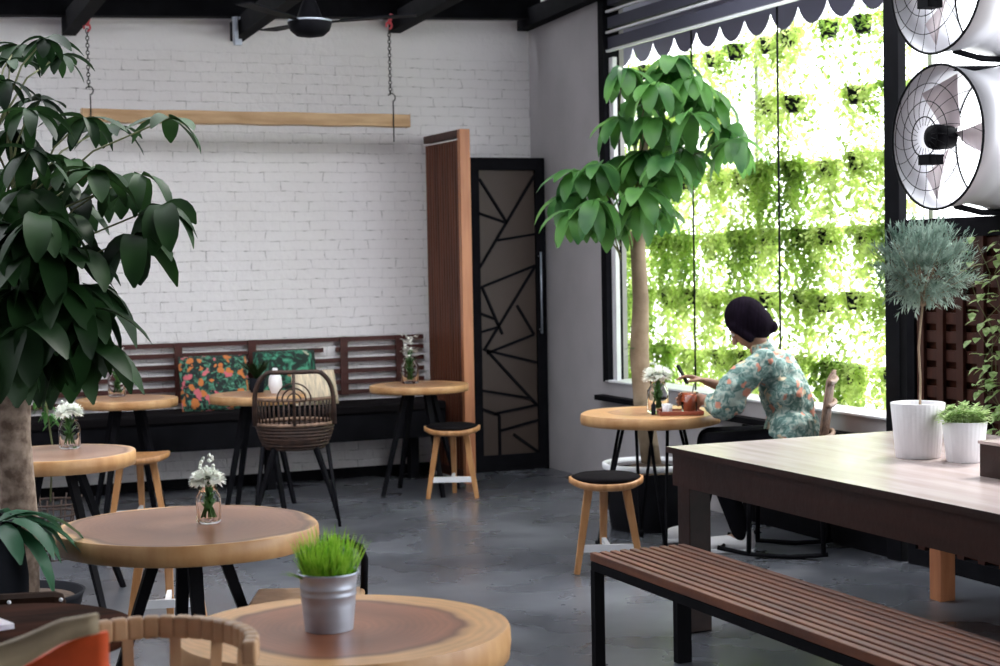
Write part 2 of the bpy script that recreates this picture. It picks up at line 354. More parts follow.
# window frame of the big opening: columns, head rail
w1 = struct(MB().bb(XW-.02, XW+.1, 10.08, 10.16, .7, 3.4), 'window_1', 'blackmatte')
MB().bb(XW-.03, XW+.02, 6.80, 6.92, 0, 3.62).build('window_column', 'black', w1, bevel=.004)
MB().bb(XW+.02, XW+.05, 10.02, 10.08, .715, 2.9).build('window_jamb', 'whitepaint', w1)
MB().bb(XW-.02, XW+.1, 3.4, 10.16, 3.4, 3.6).build('window_head', 'blackmatte', w1)
lv = MB(); 
for z in (2.945, 3.07, 3.21): lv.bb(XW-.0, XW+.02, 3.5, 10.08, z-.008, z+.008)
lv.build('window_batten', 'whitepaint', w1)
lv = MB()
for z in (3.0, 3.135, 3.29): lv.bar((XW+.06, 3.5, z), (XW+.06, 10.08, z), .09, .075)
lv.build('window_louvre', 'louvre', w1)
wr = MB()
for y in (9.0, 8.02): wr.tube([(XW+.05, y, .715), (XW+.05, y, 2.95)], .006, 6)
wr.build('window_wire', 'black', w1)

# door with geometric bars
d = struct(MB().bb(4.36, 5.02, 11.1, 11.16, 2.2, 2.29).bb(4.36, 4.5, 11.1, 11.16, 0, 2.2).bb(4.945, 5.02, 11.1, 11.16, 0, 2.2).bb(4.5, 4.945, 11.1, 11.16, 0, .12), 'door_1', 'blackmatte')
MB().bb(4.49, 4.955, 11.125, 11.145, .1, 2.21).build('door_panel', 'door_panel', d)
MB().bb(4.36, 5.02, 11.16, YB, 0, 2.27).build('door_case', 'blackmatte', d)
def dp(x, y):   # door face: x 0..1 across, y 0..1 down
    return (4.5+.445*x, 11.118, 2.2-2.08*y)
bars = [((.02, .03), (.5, .185)), ((1, .02), (.0, .34)), ((0, .15), (.5, .185)), ((.33, .245), (1, .225)), ((.0, .41), (1, .335)), ((1, .335), (.05, .70-.07)),
        ((.04, .41), (.38, .575)), ((.65, .475), (.95, .58)), ((.0, .5), (.25, .52)), ((0, .565), (.3, .55)), ((.95, .58), (.1, .64)), ((.1, .63), (1, .68)),
        ((.1, .63), (1, .835)), ((0, .77), (.85, .805)), ((.2, .855), (1, .83)), ((.0, .835), (.3, .86)), ((.3, .86), (.3, 1)), ((.3, .915), (1, .885)), ((.55, .93), (1, 1))]
g = MB()
for p, q in bars: g.bar(dp(*p), dp(*q), .018, .014, up=(0, 1, 0))
g.build('door_bar', 'blackmatte', d)
h = MB(); h.tube([(4.962, 11.06, 1.0), (4.962, 11.06, 1.6)], .008, 8); h.tube([(4.962, 11.06, 1.03), (4.962, 11.1, 1.03)], .006, 6); h.tube([(4.962, 11.06, 1.57), (4.962, 11.1, 1.57)], .006, 6)
h.build('door_handle', 'chrome', d)

# slatted privacy screen beside the door
t = thing('slatted_screen', 'tall slatted dark wood screen with an orange-brown end post beside the black door', 'screen', (4.19, 10.95, 0))
p = MB()
for i in range(13): p.box(-.008, .33-.05*i, 1.2, .035, .028, 2.36)
p.build('slat', 'screenslat', t)
MB().box(0, .03, 2.425, .06, .68, .05).build('top_rail', 'slatwood', t); MB().box(0, .03, .06, .06, .68, .06).build('bottom_rail', 'slatwood', t)
MB().box(.0, -.345, 1.225, .075, .05, 2.45).build('post', 'orangewood', t, bevel=.003)
MB().box(.022, .02, 1.2, .012, .66, 2.36).build('backing_panel', 'darkround', t)

# wall rail backrest of the banquette
t = thing('banquette', 'long black banquette bench with a slatted red-brown backrest along the white brick wall', 'bench', (0, 11.33, 0))
for k, z in enumerate((1.0, .928, .85, .772, .694, .62)):
    s_ = MB()
    if k == 1: s_.bb(-.6, 3.37, -.008, .008, z-.016, z+.016); s_.bb(3.46, 4.13, -.008, .008, z-.016, z+.016)
    else: s_.bb(-.6, 4.13, -.008, .008, z-.016, z+.016)
    s_.build('slat', 'railwood', t)
for x in (-.2, .55, 1.1, 1.72, 2.33, 2.85, 3.52, 3.94):
    MB().bb(x-.028, x+.028, -.022, -.008, .6, 1.018).build('upright', 'railwood', t)
# black bench
MB().bb(-.8, 4.13, -.45, .03, .5, .56).build('seat', 'cushion', t, bevel=.012)
MB().bb(-.8, 4.13, -.43, -.39, .31, .5).build('front_panel', 'blackmatte', t)
MB().bb(-.8, 4.13, -.39, .03, .31, .34).build('underside_board', 'blackmatte', t)
for x in (-.6, 1.2, 2.9, 3.95): MB().bb(x-.03, x+.03, -.28, -.18, 0, .31).build('leg', 'blackmatte', t)
# dark skirting
struct(MB().bb(-3.2, 4.2, YB-.02, YB, 0, .07), 'baseboard_back', 'blackmatte')

# ------------------------------------------------------------------ tables
def slab_table(x, y, z, r, th, m, label, seed, wobamp=.04, legs=4, legr=.018, spread=(.14, .3), rot=0, hair=False):
    t = thing('slab_table', label, 'table', (x, y, 0), 0, None)
    rr = random.Random(seed); ph = [rr.uniform(0, 6.28) for _ in range(4)]
    wob = lambda a: 1+wobamp*(.6*math.sin(2*a+ph[0])+.4*math.sin(3*a+ph[1])+.25*math.sin(5*a+ph[2])+.12*math.sin(9*a+ph[3]))
    tp = MB(); tp.lathe([(r*.985, z-.0015), (r*.7, z-.0008), (r*.3, z-.0002), (.001, z)], n=72, wob=wob, smooth=False)
    tp.lathe([(r*.955, z-th), (r*.99, z-th*.93), (r, z-th*.5), (r*.995, z-th*.12), (r*.985, z-.0015)], n=72, wob=wob)
    o = tp.build('tabletop', m, t)
    o.data.materials.append(M['rimwood'])
    for poly in o.data.polygons:
        if poly.index >= 72*3+2: poly.material_index = 1
    for i in range(legs):
        a = rot+2*PI*i/legs; c, s_ = math.cos(a), math.sin(a)
        l = MB()
        if hair:
            q = (-s_*.05, c*.05)
            l.tube([(c*spread[0]+q[0], s_*spread[0]+q[1], z-th), (c*spread[1], s_*spread[1], .02), (c*spread[1], s_*spread[1], 0)], .009, 8)
            l.tube([(c*spread[0]-q[0], s_*spread[0]-q[1], z-th), (c*spread[1], s_*spread[1], .02)], .009, 8)
            l.tube([(c*spread[1], s_*spread[1], .04), (c*spread[1], s_*spread[1], 0)], .016, 8)
        else:
            l.bar((c*spread[0], s_*spread[0], z-th), (c*spread[1], s_*spread[1], 0), legr*2.2, legr*1.8, legr*1.4)
        l.build('leg', 'black', t)
    fr = MB(); fr.lathe([(spread[0]+.04, z-th-.012), (spread[0]+.04, z-th)], n=24); fr.build('mounting_plate', 'black', t)
    return t
slab_table(1.137, 3.71, .69, .388, .085, 'slab', 'nearest round wooden slab table holding the zinc bucket of grass', 3, .025, rot=.5)
slab_table(1.137, 5.437, .69, .437, .07, 'slabB', 'large round wooden slab table holding the jar of white mums, behind the nearest table', 5, .03, rot=R_(-3), spread=(.1, .31), legr=.021)
slab_table(1.03, 7.868, .69, .37, .07, 'slabD', 'round wooden slab table at left beside the tree trunk, holding a jar of white flowers', 8, .03, rot=R_(25), spread=(.12, .36))
slab_table(1.807, 10.357, .73, .31, .055, 'slabS', 'small round wooden table by the bench, partly behind hanging leaves at left', 11, .03, rot=R_(45), spread=(.1, .26))
slab_table(2.60, 10.2, .73, .3, .055, 'slabS', 'small round wooden table in front of the floral cushions and behind the rattan chair', 12, .03, rot=R_(20), spread=(.1, .26))
slab_table(3.734, 10.344, .73, .325, .05, 'slabS', 'small round wooden table by the bench, next to the slatted screen', 13, .03, rot=R_(10), spread=(.1, .29))
slab_table(4.137, 7.814, .72, .385, .06, 'slabS', 'round wooden slab table by the window where the person sits', 15, .06, rot=R_(75), spread=(.16, .3), hair=True)

# communal table
t = thing('communal_table', 'long heavy dark wooden table with a shiny top coloured pale with window sheen at right holding white pots', 'table', (3.27, 6.05, 0))
o = MB().bb(0, 1.4, -5.2, 0, .735, .76).build('tabletop', 'apronwood', t); o.data.materials.append(M['sheenwood']); o.data.polygons[1].material_index = 1  # only the top face is pale: window sheen painted into its colour
MB().bb(.02, .06, -5.15, -.02, .6, .735).bb(1.34, 1.38, -5.15, -.02, .6, .735).bb(.06, 1.34, -.06, -.02, .6, .735).bb(.06, 1.34, -5.15, -5.11, .6, .735).build('apron', 'apronwood', t)
for x, y, w_ in ((.03, -.14, .1), (1.3, -.12, .08), (.03, -5.1, .1), (1.3, -5.1, .08)):
    MB().bb(x, x+w_, y, y+w_, 0, .7).build('leg', 'apronwood' if x < 1 else 'orangewood', t, bevel=.004)  # window-side legs take orange wood: window light put into their colour

# slatted bench with black steel frame
t = thing('slatted_bench', 'long slatted red-brown wooden bench on a black steel frame in front of the long table', 'bench', (2.655, 5.53, 0))
n = 10
for i in range(n):
    x = .02+i*.0415
    MB().bb(x-.0135, x+.0135, -4.6, 0, .418, .45).build('slat', 'benchwood', t, bevel=.003)
fr = MB(); fr.bb(0.005, .035, -4.6, -.01, .385, .417); fr.bb(.375, .405, -4.6, -.01, .385, .417); fr.bb(.035, .375, -.04, -.01, .385, .417); fr.bb(.035, .375, -2.3, -2.27, .385, .417)
fr.build('frame', 'black', t)
for y in (-.045, -2.3, -4.6):
    for x, w_ in ((.003, .04), (.35, .06)): MB().bb(x, x+w_, y, y+.035, 0, .385).build('leg', 'black', t)

# ------------------------------------------------------------------ stools
def make_stool(label, cushion, loc, rz):
    t = thing('round_stool', label, 'stool', (*loc, 0), rz)
    s_ = MB(); n = 40; r = .185
    prof = [(r*.9, .415), (r, .422), (r*1.0, .447), (r*.96, .452), (r*.7, .444), (r*.3, .441), (.001, .44)]
    vs = []; fs = []
    for R0, z in prof:
        for j in range(n):
            a = 2*PI*j/n; x = R0*math.cos(a); lift = .022*(abs(x)/r)**3
            vs.append((x, R0*math.sin(a), z+lift))
    for i in range(len(prof)-1):
        for j in range(n): fs.append((i*n+j, i*n+(j+1) % n, (i+1)*n+(j+1) % n, (i+1)*n+j))
    fs.append(tuple(range(n-1, -1, -1))); s_.add(vs, fs, True); seat_ = s_.build('seat', 'stoolwood', t)
    if cushion:
        MB().lathe([(.15, .446), (.172, .456), (.172, .47), (.15, .48), (.001, .482)], n=32).build('seat_cushion', 'cushion', seat_)
    for k in range(3):
        a = R_(90)+k*2*PI/3; c, s2 = math.cos(a), math.sin(a)
        MB().bar((c*.105, s2*.105, .425), (c*.185, s2*.185, 0), .042, .034, .03).build('leg', 'stoolwood', t, bevel=.004)
    st = MB(); P = [(math.cos(R_(90)+k*2*PI/3)*.162, math.sin(R_(90)+k*2*PI/3)*.162, .125) for k in range(3)]
    mid = [(P[1][i]+P[2][i])/2 for i in range(3)]
    st.bar(P[1], P[2], .02, .035); st.bar(P[0], mid, .02, .03)
    st.build('stretcher', 'whitepaint', t); return t
make_stool('round wooden stool with a black seat pad next to the window table', True, (3.609, 7.302), R_(-20))
make_stool('round wooden stool with a black seat pad in front of the slatted screen', True, (3.855, 10.059), R_(-24))
make_stool('plain wooden stool with an upturned seat edge behind the left tree-side table', False, (1.73, 9.62), R_(-16))
make_stool('wooden stool with white stretchers standing underneath the large slab table', False, (1.37, 7.0), R_(-14))

# ------------------------------------------------------------------ rattan chair
t = thing('rattan_chair', 'dark rattan tub chair with a rounded open back, seen from behind by the floral cushions', 'chair', (2.655, 9.55, 0), R_(-16))
b = MB()
for k in range(7):
    z = .455+.02*k; r = .17+.055*(k/6)**.6
    b.tube([(r*math.cos(a), r*.95*math.sin(a), z) for a in [2*PI*i/36 for i in range(36)]], .011, 6, closed=True)
for i in range(40):
    a = 2*PI*i/40; b.tube([(.165*math.cos(a), .157*math.sin(a), .45), (.205*math.cos(a), .195*math.sin(a), .5), (.228*math.cos(a), .217*math.sin(a), .59)], .006, 5)
b.lathe([(.16, .45), (.2, .49), (.222, .58), (.215, .58), (.19, .5), (.15, .465)], n=36, closed=True)
b.build('seat_basket', 'rattan', t)
MB().lathe([(.2, .5), (.21, .53), (.19, .56), (.001, .565)], n=28).build('seat_pad', 'cushion', t)
f = MB(); ring = lambda r, z, a0=0, a1=2*PI, n=36: [(r*math.cos(a0+(a1-a0)*i/n), r*.95*math.sin(a0+(a1-a0)*i/n), z) for i in range(n+1)]
f.tube(ring(.235, .60)[:-1], .012, 8, closed=True)
f.tube(ring(.24, .75, R_(170), R_(370)), .011, 8)
f.build('frame', 'rattanlight', t)
f = MB()
for i in range(25):
    a = R_(180+i*7.5); f.tube([(.235*math.cos(a), .223*math.sin(a), .60), (.24*math.cos(a), .228*math.sin(a), .74)], .006, 5)
f.build('spindle', 'rattan', t)
h = MB(); hp = []
for i in range(31):
    q = PI*i/30; x = -.232*math.cos(q); z = .60+.315*min(1, math.sin(q)*1.3)**.42; y = -.16-.075*math.sin(q)
    hp.append((x, y, z))
h.tube(hp, .014, 8)
h.tube([(0, -.235, .6), (0, -.237, .91)], .009, 8)
for zc, rr_ in ((.75, .1), (.75, .07), (.75, .04)):
    h.tube([(rr_*math.cos(q), -.232, zc+rr_*math.sin(q)) for q in [PI*i/12 for i in range(13)]], .005, 5)
h.build('back_hoop', 'rattan', t)
for sx, sy in ((-1, -1), (1, -1), (-1, 1), (1, 1)):
    l = MB(); l.tube([(sx*.19, sy*.13, .47), (sx*.25, sy*.24, .0)], [.013, .009], 8); l.build('leg', 'black', t)
for sx in (-1, 1):
    l = MB(); l.tube([(sx*.12, -.12, .46), (sx*.2, .0, .2), (sx*.25, -.22, .02)], [.02, .016, .01], 8); l.build('brace', 'black', t)

# small metal chair with wooden seat behind nearest table
t = thing('tubular_chair', 'black tubular metal chair with a pale wooden seat behind the nearest slab table', 'chair', (1.46, 5.13, 0), R_(-22))
MB().bb(-.19, .17, -.16, .19, .44, .465).build('seat', 'chairwood', t, bevel=.01)
for sx in (-1, 1):
    for sy in (-1, 1):
        MB().tube([(sx*.15, sy*.13, .44), (sx*.19, sy*.17, 0)], .012, 8).build('leg', 'black', t)
MB().tube([(.165, .16, .44), (.17, .17, .56), (.155, .175, .6), (.12, .178, .615), (.05, .178, .615), (.015, .175, .6), (.0, .17, .56), (.005, .16, .44)], .013, 10).build('back_hoop', 'black', t)

# ------------------------------------------------------------------ foreground left: dark round table, armchair back, pale chair, papers
t = thing('round_side_table', 'dark round wooden table at the bottom left corner under magazines', 'table', (.39, 3.98, .05))
MB().lathe([(.27, .62), (.3, .625), (.3, .655), (.285, .66), (.001, .66)], n=48).build('tabletop', 'darkround', t)
MB().lathe([(.035, .0), (.03, .05), (.03, .62)], n=16).build('column', 'black', t)
MB().lathe([(.2, -.05), (.2, -.035), (.05, .01)], n=32).build('base', 'black', t)

t = thing('spindle_chair', 'pale wooden chair with a curved spindle backrest at the bottom edge', 'chair', (.56, 3.10, 0), R_(-10))
arc = [(.2*math.cos(a), .22*math.sin(a)+0.02) for a in [R_(-20+220*i/24) for i in range(25)]]
rail = MB()
for i in range(24):
    (x0, y0), (x1, y1) = arc[i], arc[i+1]
    rail.bar((x0*1.01, y0, .82), (x1*1.01, y1, .82), .028, .045)
rail.build('top_rail', 'chairwood', t, bevel=.006)
for i in range(1, 24, 3):
    x, y = arc[i]; MB().bar((x*.85, y*.85, .45), (x, y, .82), .022, .014).build('spindle', 'chairwood', t)
MB().lathe([(.2, .42), (.225, .43), (.225, .45), (.001, .445)], n=32).build('seat', 'chairwood', t)
for sx in (-1, 1):
    for sy in (-1, 1): MB().tube([(sx*.14, sy*.14, .42), (sx*.19, sy*.2, 0)], [.018, .013], 8).build('leg', 'chairwood', t)

t = thing('leather_armchair', 'dark brown leather armchair with pale beaded piping in front of the left tree', 'armchair', (.42, 4.72, -.0), R_(-12))
MB().box(.0, .08, .32, .42, .08, .63).build('backrest', 'brown', t, bevel=.03)
MB().box(.02, -.17, .36, .42, .42, .14).build('seat', 'brown', t, bevel=.03)
for sx in (-1, 1): MB().box(.02+sx*.2, -.15, .4, .06, .4, .2).build('armrest', 'brown', t, bevel=.02)
for x in (.06, .2):
    b = MB()
    for k in range(18): b.sphere((x, .035, .62-k*.022), .006, 6, 4)
    b.build('piping', 'whitepaint', t)

# magazine: curved open pages, tan upper part and orange lower part
t = thing('magazine', 'blurred open magazine with a tan top and orange pages, standing at the bottom left', 'magazine', (.30, 2.75, .68))
def sheet(mb, x0, x1, zt, zb, n=16, th=.004, y0=0):
    vs = []; fs = []
    for i in range(n+1):
        u = i/n; x = x0+(x1-x0)*u; y = y0+.03*math.sin(u*PI*1.3)
        for (z, o) in ((zb(u), 0), (zt(u), 0), (zt(u), th), (zb(u), th)): vs.append((x+.0, y+o, z))
    for i in range(n):
        a = i*4; b = a+4
        fs += [(a, b, b+1, a+1), (a+1, b+1, b+2, a+2), (a+2, b+2, b+3, a+3), (a+3, b+3, b, a)]
    fs += [(0, 1, 2, 3), (n*4+3, n*4+2, n*4+1, n*4)]
    mb.add(vs, fs, True)
top = lambda u: .275-.07*math.sin(min(1, u*1.25)*PI)**1*.35+.045*u
mid = lambda u: top(u)-.05-.02*math.cos(u*3)
m1 = MB(); sheet(m1, -.17, .12, top, mid, th=.02); m1.build('cover_band', 'tan', t)
m2 = MB(); sheet(m2, -.17, .135, mid, lambda u: -.0, th=.018); m2.build('pages', 'orange', t)
o = MB().bb(-.08, .08, -.01, .006, 0, .19).build('leaflet', 'paper', loc=(.445, 2.80, .6605), rz=R_(-18))
tag(o, 'white and violet leaflet standing right of the orange magazine', 'leaflet')
t2 = thing('side_shelf', 'low wooden stand carrying the orange magazine and leaflet', 'stand', (.34, 2.72, 0))
MB().bb(-.3, .2, -.1, .12, .64, .66).build('shelf_board', 'darkround', t2)
for sx, sy in ((-.28, -.08), (.18, -.08), (-.28, .1), (.18, .1)): MB().bb(sx-.015, sx+.015, sy-.015, sy+.015, 0, .64).build('leg', 'darkround', t2)
bpy.data.objects['magazine'].location.z = .661
o = MB().bb(-.1, .1, -.07, .07, 0, .012).build('magazine', 'paper', loc=(.30, 4.0, .7105), rz=.3); tag(o, 'white magazine lying flat on the dark round table', 'magazine')
o = MB().bb(-.07, .07, -.05, .05, 0, .012).build('booklet', 'orange', loc=(.30, 3.97, .723), rz=.1); tag(o, 'small orange booklet on top of the flat white magazine', 'booklet')

# ------------------------------------------------------------------ cushions
def cushion(name, m, label, loc, w, h, d, rx, rz, cat='cushion'):
    mb = MB(); n = 16; vs = []; fs = []
    for s_ in (1, -1):
        for i in range(n+1):
            for j in range(n+1):
                u = i/n*2-1; v = j/n*2-1
                k = (max(0, (1-u**4)*(1-v**4)))**.5
                pin = 1-.06*(u*u*v*v)
                vs.append((u*w/2*(1-.05*(1-abs(v)**2)*abs(u))*pin, s_*d/2*k, v*h/2*(1-.05*(1-abs(u)**2)*abs(v))*pin))
    for s_ in range(2):
        o = s_*(n+1)**2
        for i in range(n):
            for j in range(n):
                a = o+i*(n+1)+j; q = (a, a+1, a+n+2, a+n+1); fs.append(q if s_ else q[::-1])
    mb.add(vs, fs, True); ob = mb.build(name, m, loc=loc); ob.rotation_euler = (rx, 0, rz); return tag(ob, label, cat)
cushion('throw_cushion', 'floral', 'dark floral cushion with pink and orange flowers left of the rattan chair', (2.54, 11.15, .735), .5, .42, .15, R_(-16), 0)
cushion('throw_cushion', 'floral2', 'green floral cushion behind the rattan chair', (3.05, 11.17, .75), .47, .42, .15, R_(-16), 0)
cushion('throw_cushion', 'cushcream', 'cream striped cushion behind the right side of the rattan chair', (3.2, 10.98, .69), .34, .26, .1, R_(-20), R_(5))

# ------------------------------------------------------------------ vases
def jar(label, loc, s=1, kind=0, seed=1, tall=.0):
    t = thing('flower_jar', label, 'vase', loc); rr = random.Random(seed)
    g = MB(); g.lathe([(.03*s, 0), (.037*s, .006*s), (.037*s, .078*s), (.027*s, .092*s), (.027*s, .11*s), (.0245*s, .11*s), (.0225*s, .093*s), (.0325*s, .074*s), (.0315*s, .01*s), (.001, .008*s)], n=28)
    g.build('glass_jar', 'glass', t)
    st = MB()
    for i in range(16):
        a = rr.uniform(0, 6.28); r = rr.uniform(.005, .024)*s
        st.tube([(r*math.cos(a), r*math.sin(a), .015*s), (-r*.4*math.cos(a), -r*.4*math.sin(a), .1*s), (rr.uniform(-.01, .01)*s, rr.uniform(-.01, .01)*s, .14*s)], .0018*s, 5)
    for i in range(26):
        a = rr.uniform(0, 6.28); st.leaf((.005*math.cos(a), .005*math.sin(a), rr.uniform(.03, .08)*s), (math.cos(a)*.5, math.sin(a)*.5, 1), .035*s, .014*s, .6, segs=3)
    st.build('stems', 'leafmid', t)
    if kind != 2:
        fl = MB()
        for q in range(3):
            c = Vector(((q-1)*.024*s, rr.uniform(-.012, .012)*s, (.125+.008*(q == 1))*s))
            for i in range(110):
                a = rr.uniform(0, 6.28); el = rr.uniform(-.45, 1.5); dv = Vector((math.cos(a)*math.cos(el), math.sin(a)*math.cos(el), math.sin(el)))
                fl.leaf(c, dv, .034*s, .013*s, .3, segs=3, fold=.2)
        fl.build('chrysanthemum', 'petal', t)
        sp = MB()
        for i in range(26 if kind == 0 else 8):
            z = .15*s+rr.uniform(0, .055)*s; r = .022*s*(1-.3*(z/s-.15)/.055); a = rr.uniform(0, 6.28)
            sp.sphere((r*math.cos(a)-.003, r*math.sin(a), z), .005*s, 6, 4)
        sp.build('small_blossom', 'petal', t)
    else:
        fl = MB()
        for i in range(60):
            z = .1*s+rr.uniform(0, .1)*s; a = rr.uniform(0, 6.28); r = rr.uniform(.0, .03)*s
            fl.leaf((r*math.cos(a), r*math.sin(a), z), (math.cos(a), math.sin(a), rr.uniform(-.3, 1)), .02*s, .012*s, .3, segs=3)
        fl.build('blossom', 'petal', t)
    return t
jar('glass jar with two white mums and sprigs of tiny blossom on the large slab table', (1.205, 5.423, .691), 1.12, 0, 2)
jar('glass jar of white flowers on the slab table beside the tree trunk', (1.12, 8.0, .691), 1.35, 1, 3)
jar('small glass jar of white flowers on the far left table by the bench', (1.77, 10.5, .731), 1.5, 2, 4)
jar('slim glass of drooping white flowers on the table next to the slatted screen', (3.70, 10.42, .731), 1.6, 2, 5)
jar('small glass of white flowers on the window table beside the tray', (4.14, 7.74, .721), 1.55, 1, 6)

# pots and plants on table F (dark bromeliad) 
t = thing('potted_bromeliad', 'dark spiky plant in a black pot on the small table before the floral cushions', 'potted plant', (2.62, 10.3, .731))
MB().lathe([(.04, 0), (.055, .09), (.05, .09), (.04, .07), (.001, .07)], n=24).build('pot', 'blackpot', t)
f = MB()
for i in range(46):
    a = rnd.uniform(0, 6.28); f.leaf((0, 0, .07), (math.cos(a)*.55, math.sin(a)*.55, 1), rnd.uniform(.12, .2), .022, rnd.uniform(.3, .9), segs=5)
f.build('leaves', 'leafdark', t)
o = MB().lathe([(.025, 0), (.045, .05), (.04, .1), (.018, .14), (.015, .16), (.001, .16)], n=24).build('vase', 'glasswhite', loc=(2.7, 10.15, .731)); tag(o, 'small white vase on the table behind the rattan chair', 'vase')

# ------------------------------------------------------------------ bucket of grass
t = thing('grass_bucket', 'galvanised zinc bucket of bright green grass on the nearest slab table', 'potted plant', (1.10, 3.70, .691))
MB().lathe([(.056, 0), (.057, .004), (.0625, .06), (.064, .082), (.066, .084), (.0645, .088), (.065, .098), (.067, .1), (.0655, .104), (.069, .13), (.073, .133), (.072, .138), (.068, .136), (.066, .125), (.06, .06), (.054, .01), (.001, .01)], n=48).build('bucket', 'chrome', t)
MB().lathe([(.06, .1), (.062, .115), (.001, .118)], n=24).build('soil', 'soil', t)
g = MB()
for i in range(420):
    a = rnd.uniform(0, 6.28); r = .058*math.sqrt(rnd.random()); x, y = r*math.cos(a), r*math.sin(a)
    h_ = rnd.uniform(.08, .15)*(1-.25*r/.058); g.leaf((x, y, .112), (x*5+rnd.uniform(-.25, .25), y*5+rnd.uniform(-.25, .25), 1), h_, .0055, rnd.uniform(0, .5), segs=4, fold=.2, taper=.35)
for i in range(7):
    g.leaf((-.055, -.01, .115), (-.7+rnd.uniform(-.2, .2), rnd.uniform(-.4, .4), 1), .07, .006, .9, segs=4)
g.build('grass', 'grass', t)

# ------------------------------------------------------------------ pots on communal table
def lean_pot(r0, r1, h):
    return [(r0*.96, 0), (r0, .004), (r1, h), (r1-.004, h+.002), (r1-.009, h), (r1-.012, h*.86), (.001, h*.86)]
def rib(n, a_): return lambda a: 1+a_*math.cos(n*a)
t = thing('potted_topiary', 'round silvery topiary on a thin bare stem in the larger white pot', 'potted tree', (3.92, 5.22, .7605))
pot_ = MB().lathe(lean_pot(.084, .103, .21), n=144, wob=rib(36, .006)).build('pot', 'glasswhite', t)
MB().lathe([(.07, .172), (.07, .178), (.001, .18)], n=24).build('soil', 'soil', pot_)
MB().tube([(.01, 0, .17), (.013, 0, .3), (.006, 0, .42), (.018, 0, .53), (.03, 0, .62)], [.0055, .0045, .0045, .0045, .004], 8).build('trunk', 'bark2', t)
tw = MB(); fo = MB(); cc = Vector((.04, 0, .735)); base = Vector((.025, 0, .58))
for i in range(330):
    a = rnd.uniform(0, 6.28); el = math.asin(rnd.uniform(-.92, 1)); rr_ = rnd.uniform(.16, .235)
    tip = cc+Vector((math.cos(a)*math.cos(el), math.sin(a)*math.cos(el), math.sin(el)*.85))*rr_
    if i < 40: tw.tube([base, base.lerp(tip, .5)+Vector((0, 0, .02)), tip], [.003, .002, .001], 4)
    inner = (base.lerp(cc, .7)).lerp(tip, .3); dv = (tip-inner)
    for k in range(26):
        u = rnd.uniform(.15, 1.0); p = inner+dv*u
        q = (dv.normalized()+Vector((rnd.uniform(-1, 1), rnd.uniform(-1, 1), rnd.uniform(-.8, 1)))*.7)
        fo.leaf(p, q, rnd.uniform(.022, .042), .007, 0, segs=2, fold=.1)
tw.build('twigs', 'bark2', t); fo.build('foliage', 'silver', t)
t = thing('potted_succulent', 'small pale green bushy plant in the smaller white pot', 'potted plant', (3.99, 5.03, .7605))
pot_ = MB().lathe(lean_pot(.067, .083, .15), n=120, wob=rib(30, .006)).build('pot', 'glasswhite', t)
MB().lathe([(.06, .12), (.062, .126), (.001, .13)], n=24).build('soil', 'soil', pot_)
f = MB()
for i in range(60):
    a = rnd.uniform(0, 6.28); r = .088*math.sqrt(rnd.random()); c = Vector((r*math.cos(a), r*math.sin(a), .16+rnd.uniform(0, .09)*(1-r/.12)))
    f.tube([(c.x*.6, c.y*.6, .12), c], .0015, 4)
    for k in range(12):
        b_ = k*2.4; f.leaf(c+Vector((0, 0, -.002*k)), (math.cos(b_), math.sin(b_), .9-.1*k), .02+.001*k, .012, .2, segs=3, taper=.8)
f.build('foliage', 'pale_leaf', t)
t = thing('wooden_box', 'dark wooden box at the right edge of the long table', 'box', (3.86, 4.62, .7605))
MB().bb(-.09, .11, -.13, .05, 0, .008).bb(-.09, -.082, -.13, .05, .008, .115).bb(.102, .11, -.13, .05, .008, .115).bb(-.082, .102, .042, .05, .008, .115).bb(-.082, .102, -.13, -.122, .008, .115).build('box_body', 'apronwood', t)
MB().bb(-.095, .115, -.135, .055, .115, .125).build('lid', 'sheenwood', t)

# ------------------------------------------------------------------ window table things
o = MB(); o.box(0, 0, .006, .23, .16, .012).box(0, .078, .014, .23, .006, .016).box(0, -.078, .014, .23, .006, .016).box(.113, 0, .014, .006, .16, .016).box(-.113, 0, .014, .006, .16, .016)
o = o.build('serving_tray', 'traywood', loc=(4.2, 7.61, .721), rz=R_(-22), bevel=.002); tag(o, 'reddish brown serving tray on the window table', 'tray')
t = thing('drink_glass', 'glass of red-brown iced drink on the window table', 'drink', (4.232, 7.565, .7335))
g_ = MB().lathe([(.036, 0), (.04, .004), (.048, .105), (.046, .105), (.038, .008), (.001, .008)], n=28).build('glass', 'glass', t)
MB().lathe([(.037, .009), (.0455, .09), (.001, .091)], n=28).build('drink', 'drink', g_)
MB().tube([(.0, 0, .02), (.03, .0, .15)], .003, 6).build('straw', 'black', t)
for i, (x, y, s_) in enumerate(((4.125, 7.62, 1), (4.165, 7.665, .8))):
    o = MB().lathe([(.02*s_, 0), (.026*s_, .045*s_), (.024*s_, .045*s_), (.018*s_, .005), (.001, .005)], n=20).build('cup', 'glasswhite', loc=(x, y, .7335))
    tag(o, ('larger' if i == 0 else 'smaller')+' of the two little white cups on the brown tray', 'cup')
o = MB(); o.lathe([(.012, 0), (.013, .05), (.006, .06), (.001, .075)], n=14); o = o.build('bottle', 'blackpot', loc=(4.07, 7.66, .7205)); tag(o, 'tiny dark bottle standing alone on the window table', 'bottle')

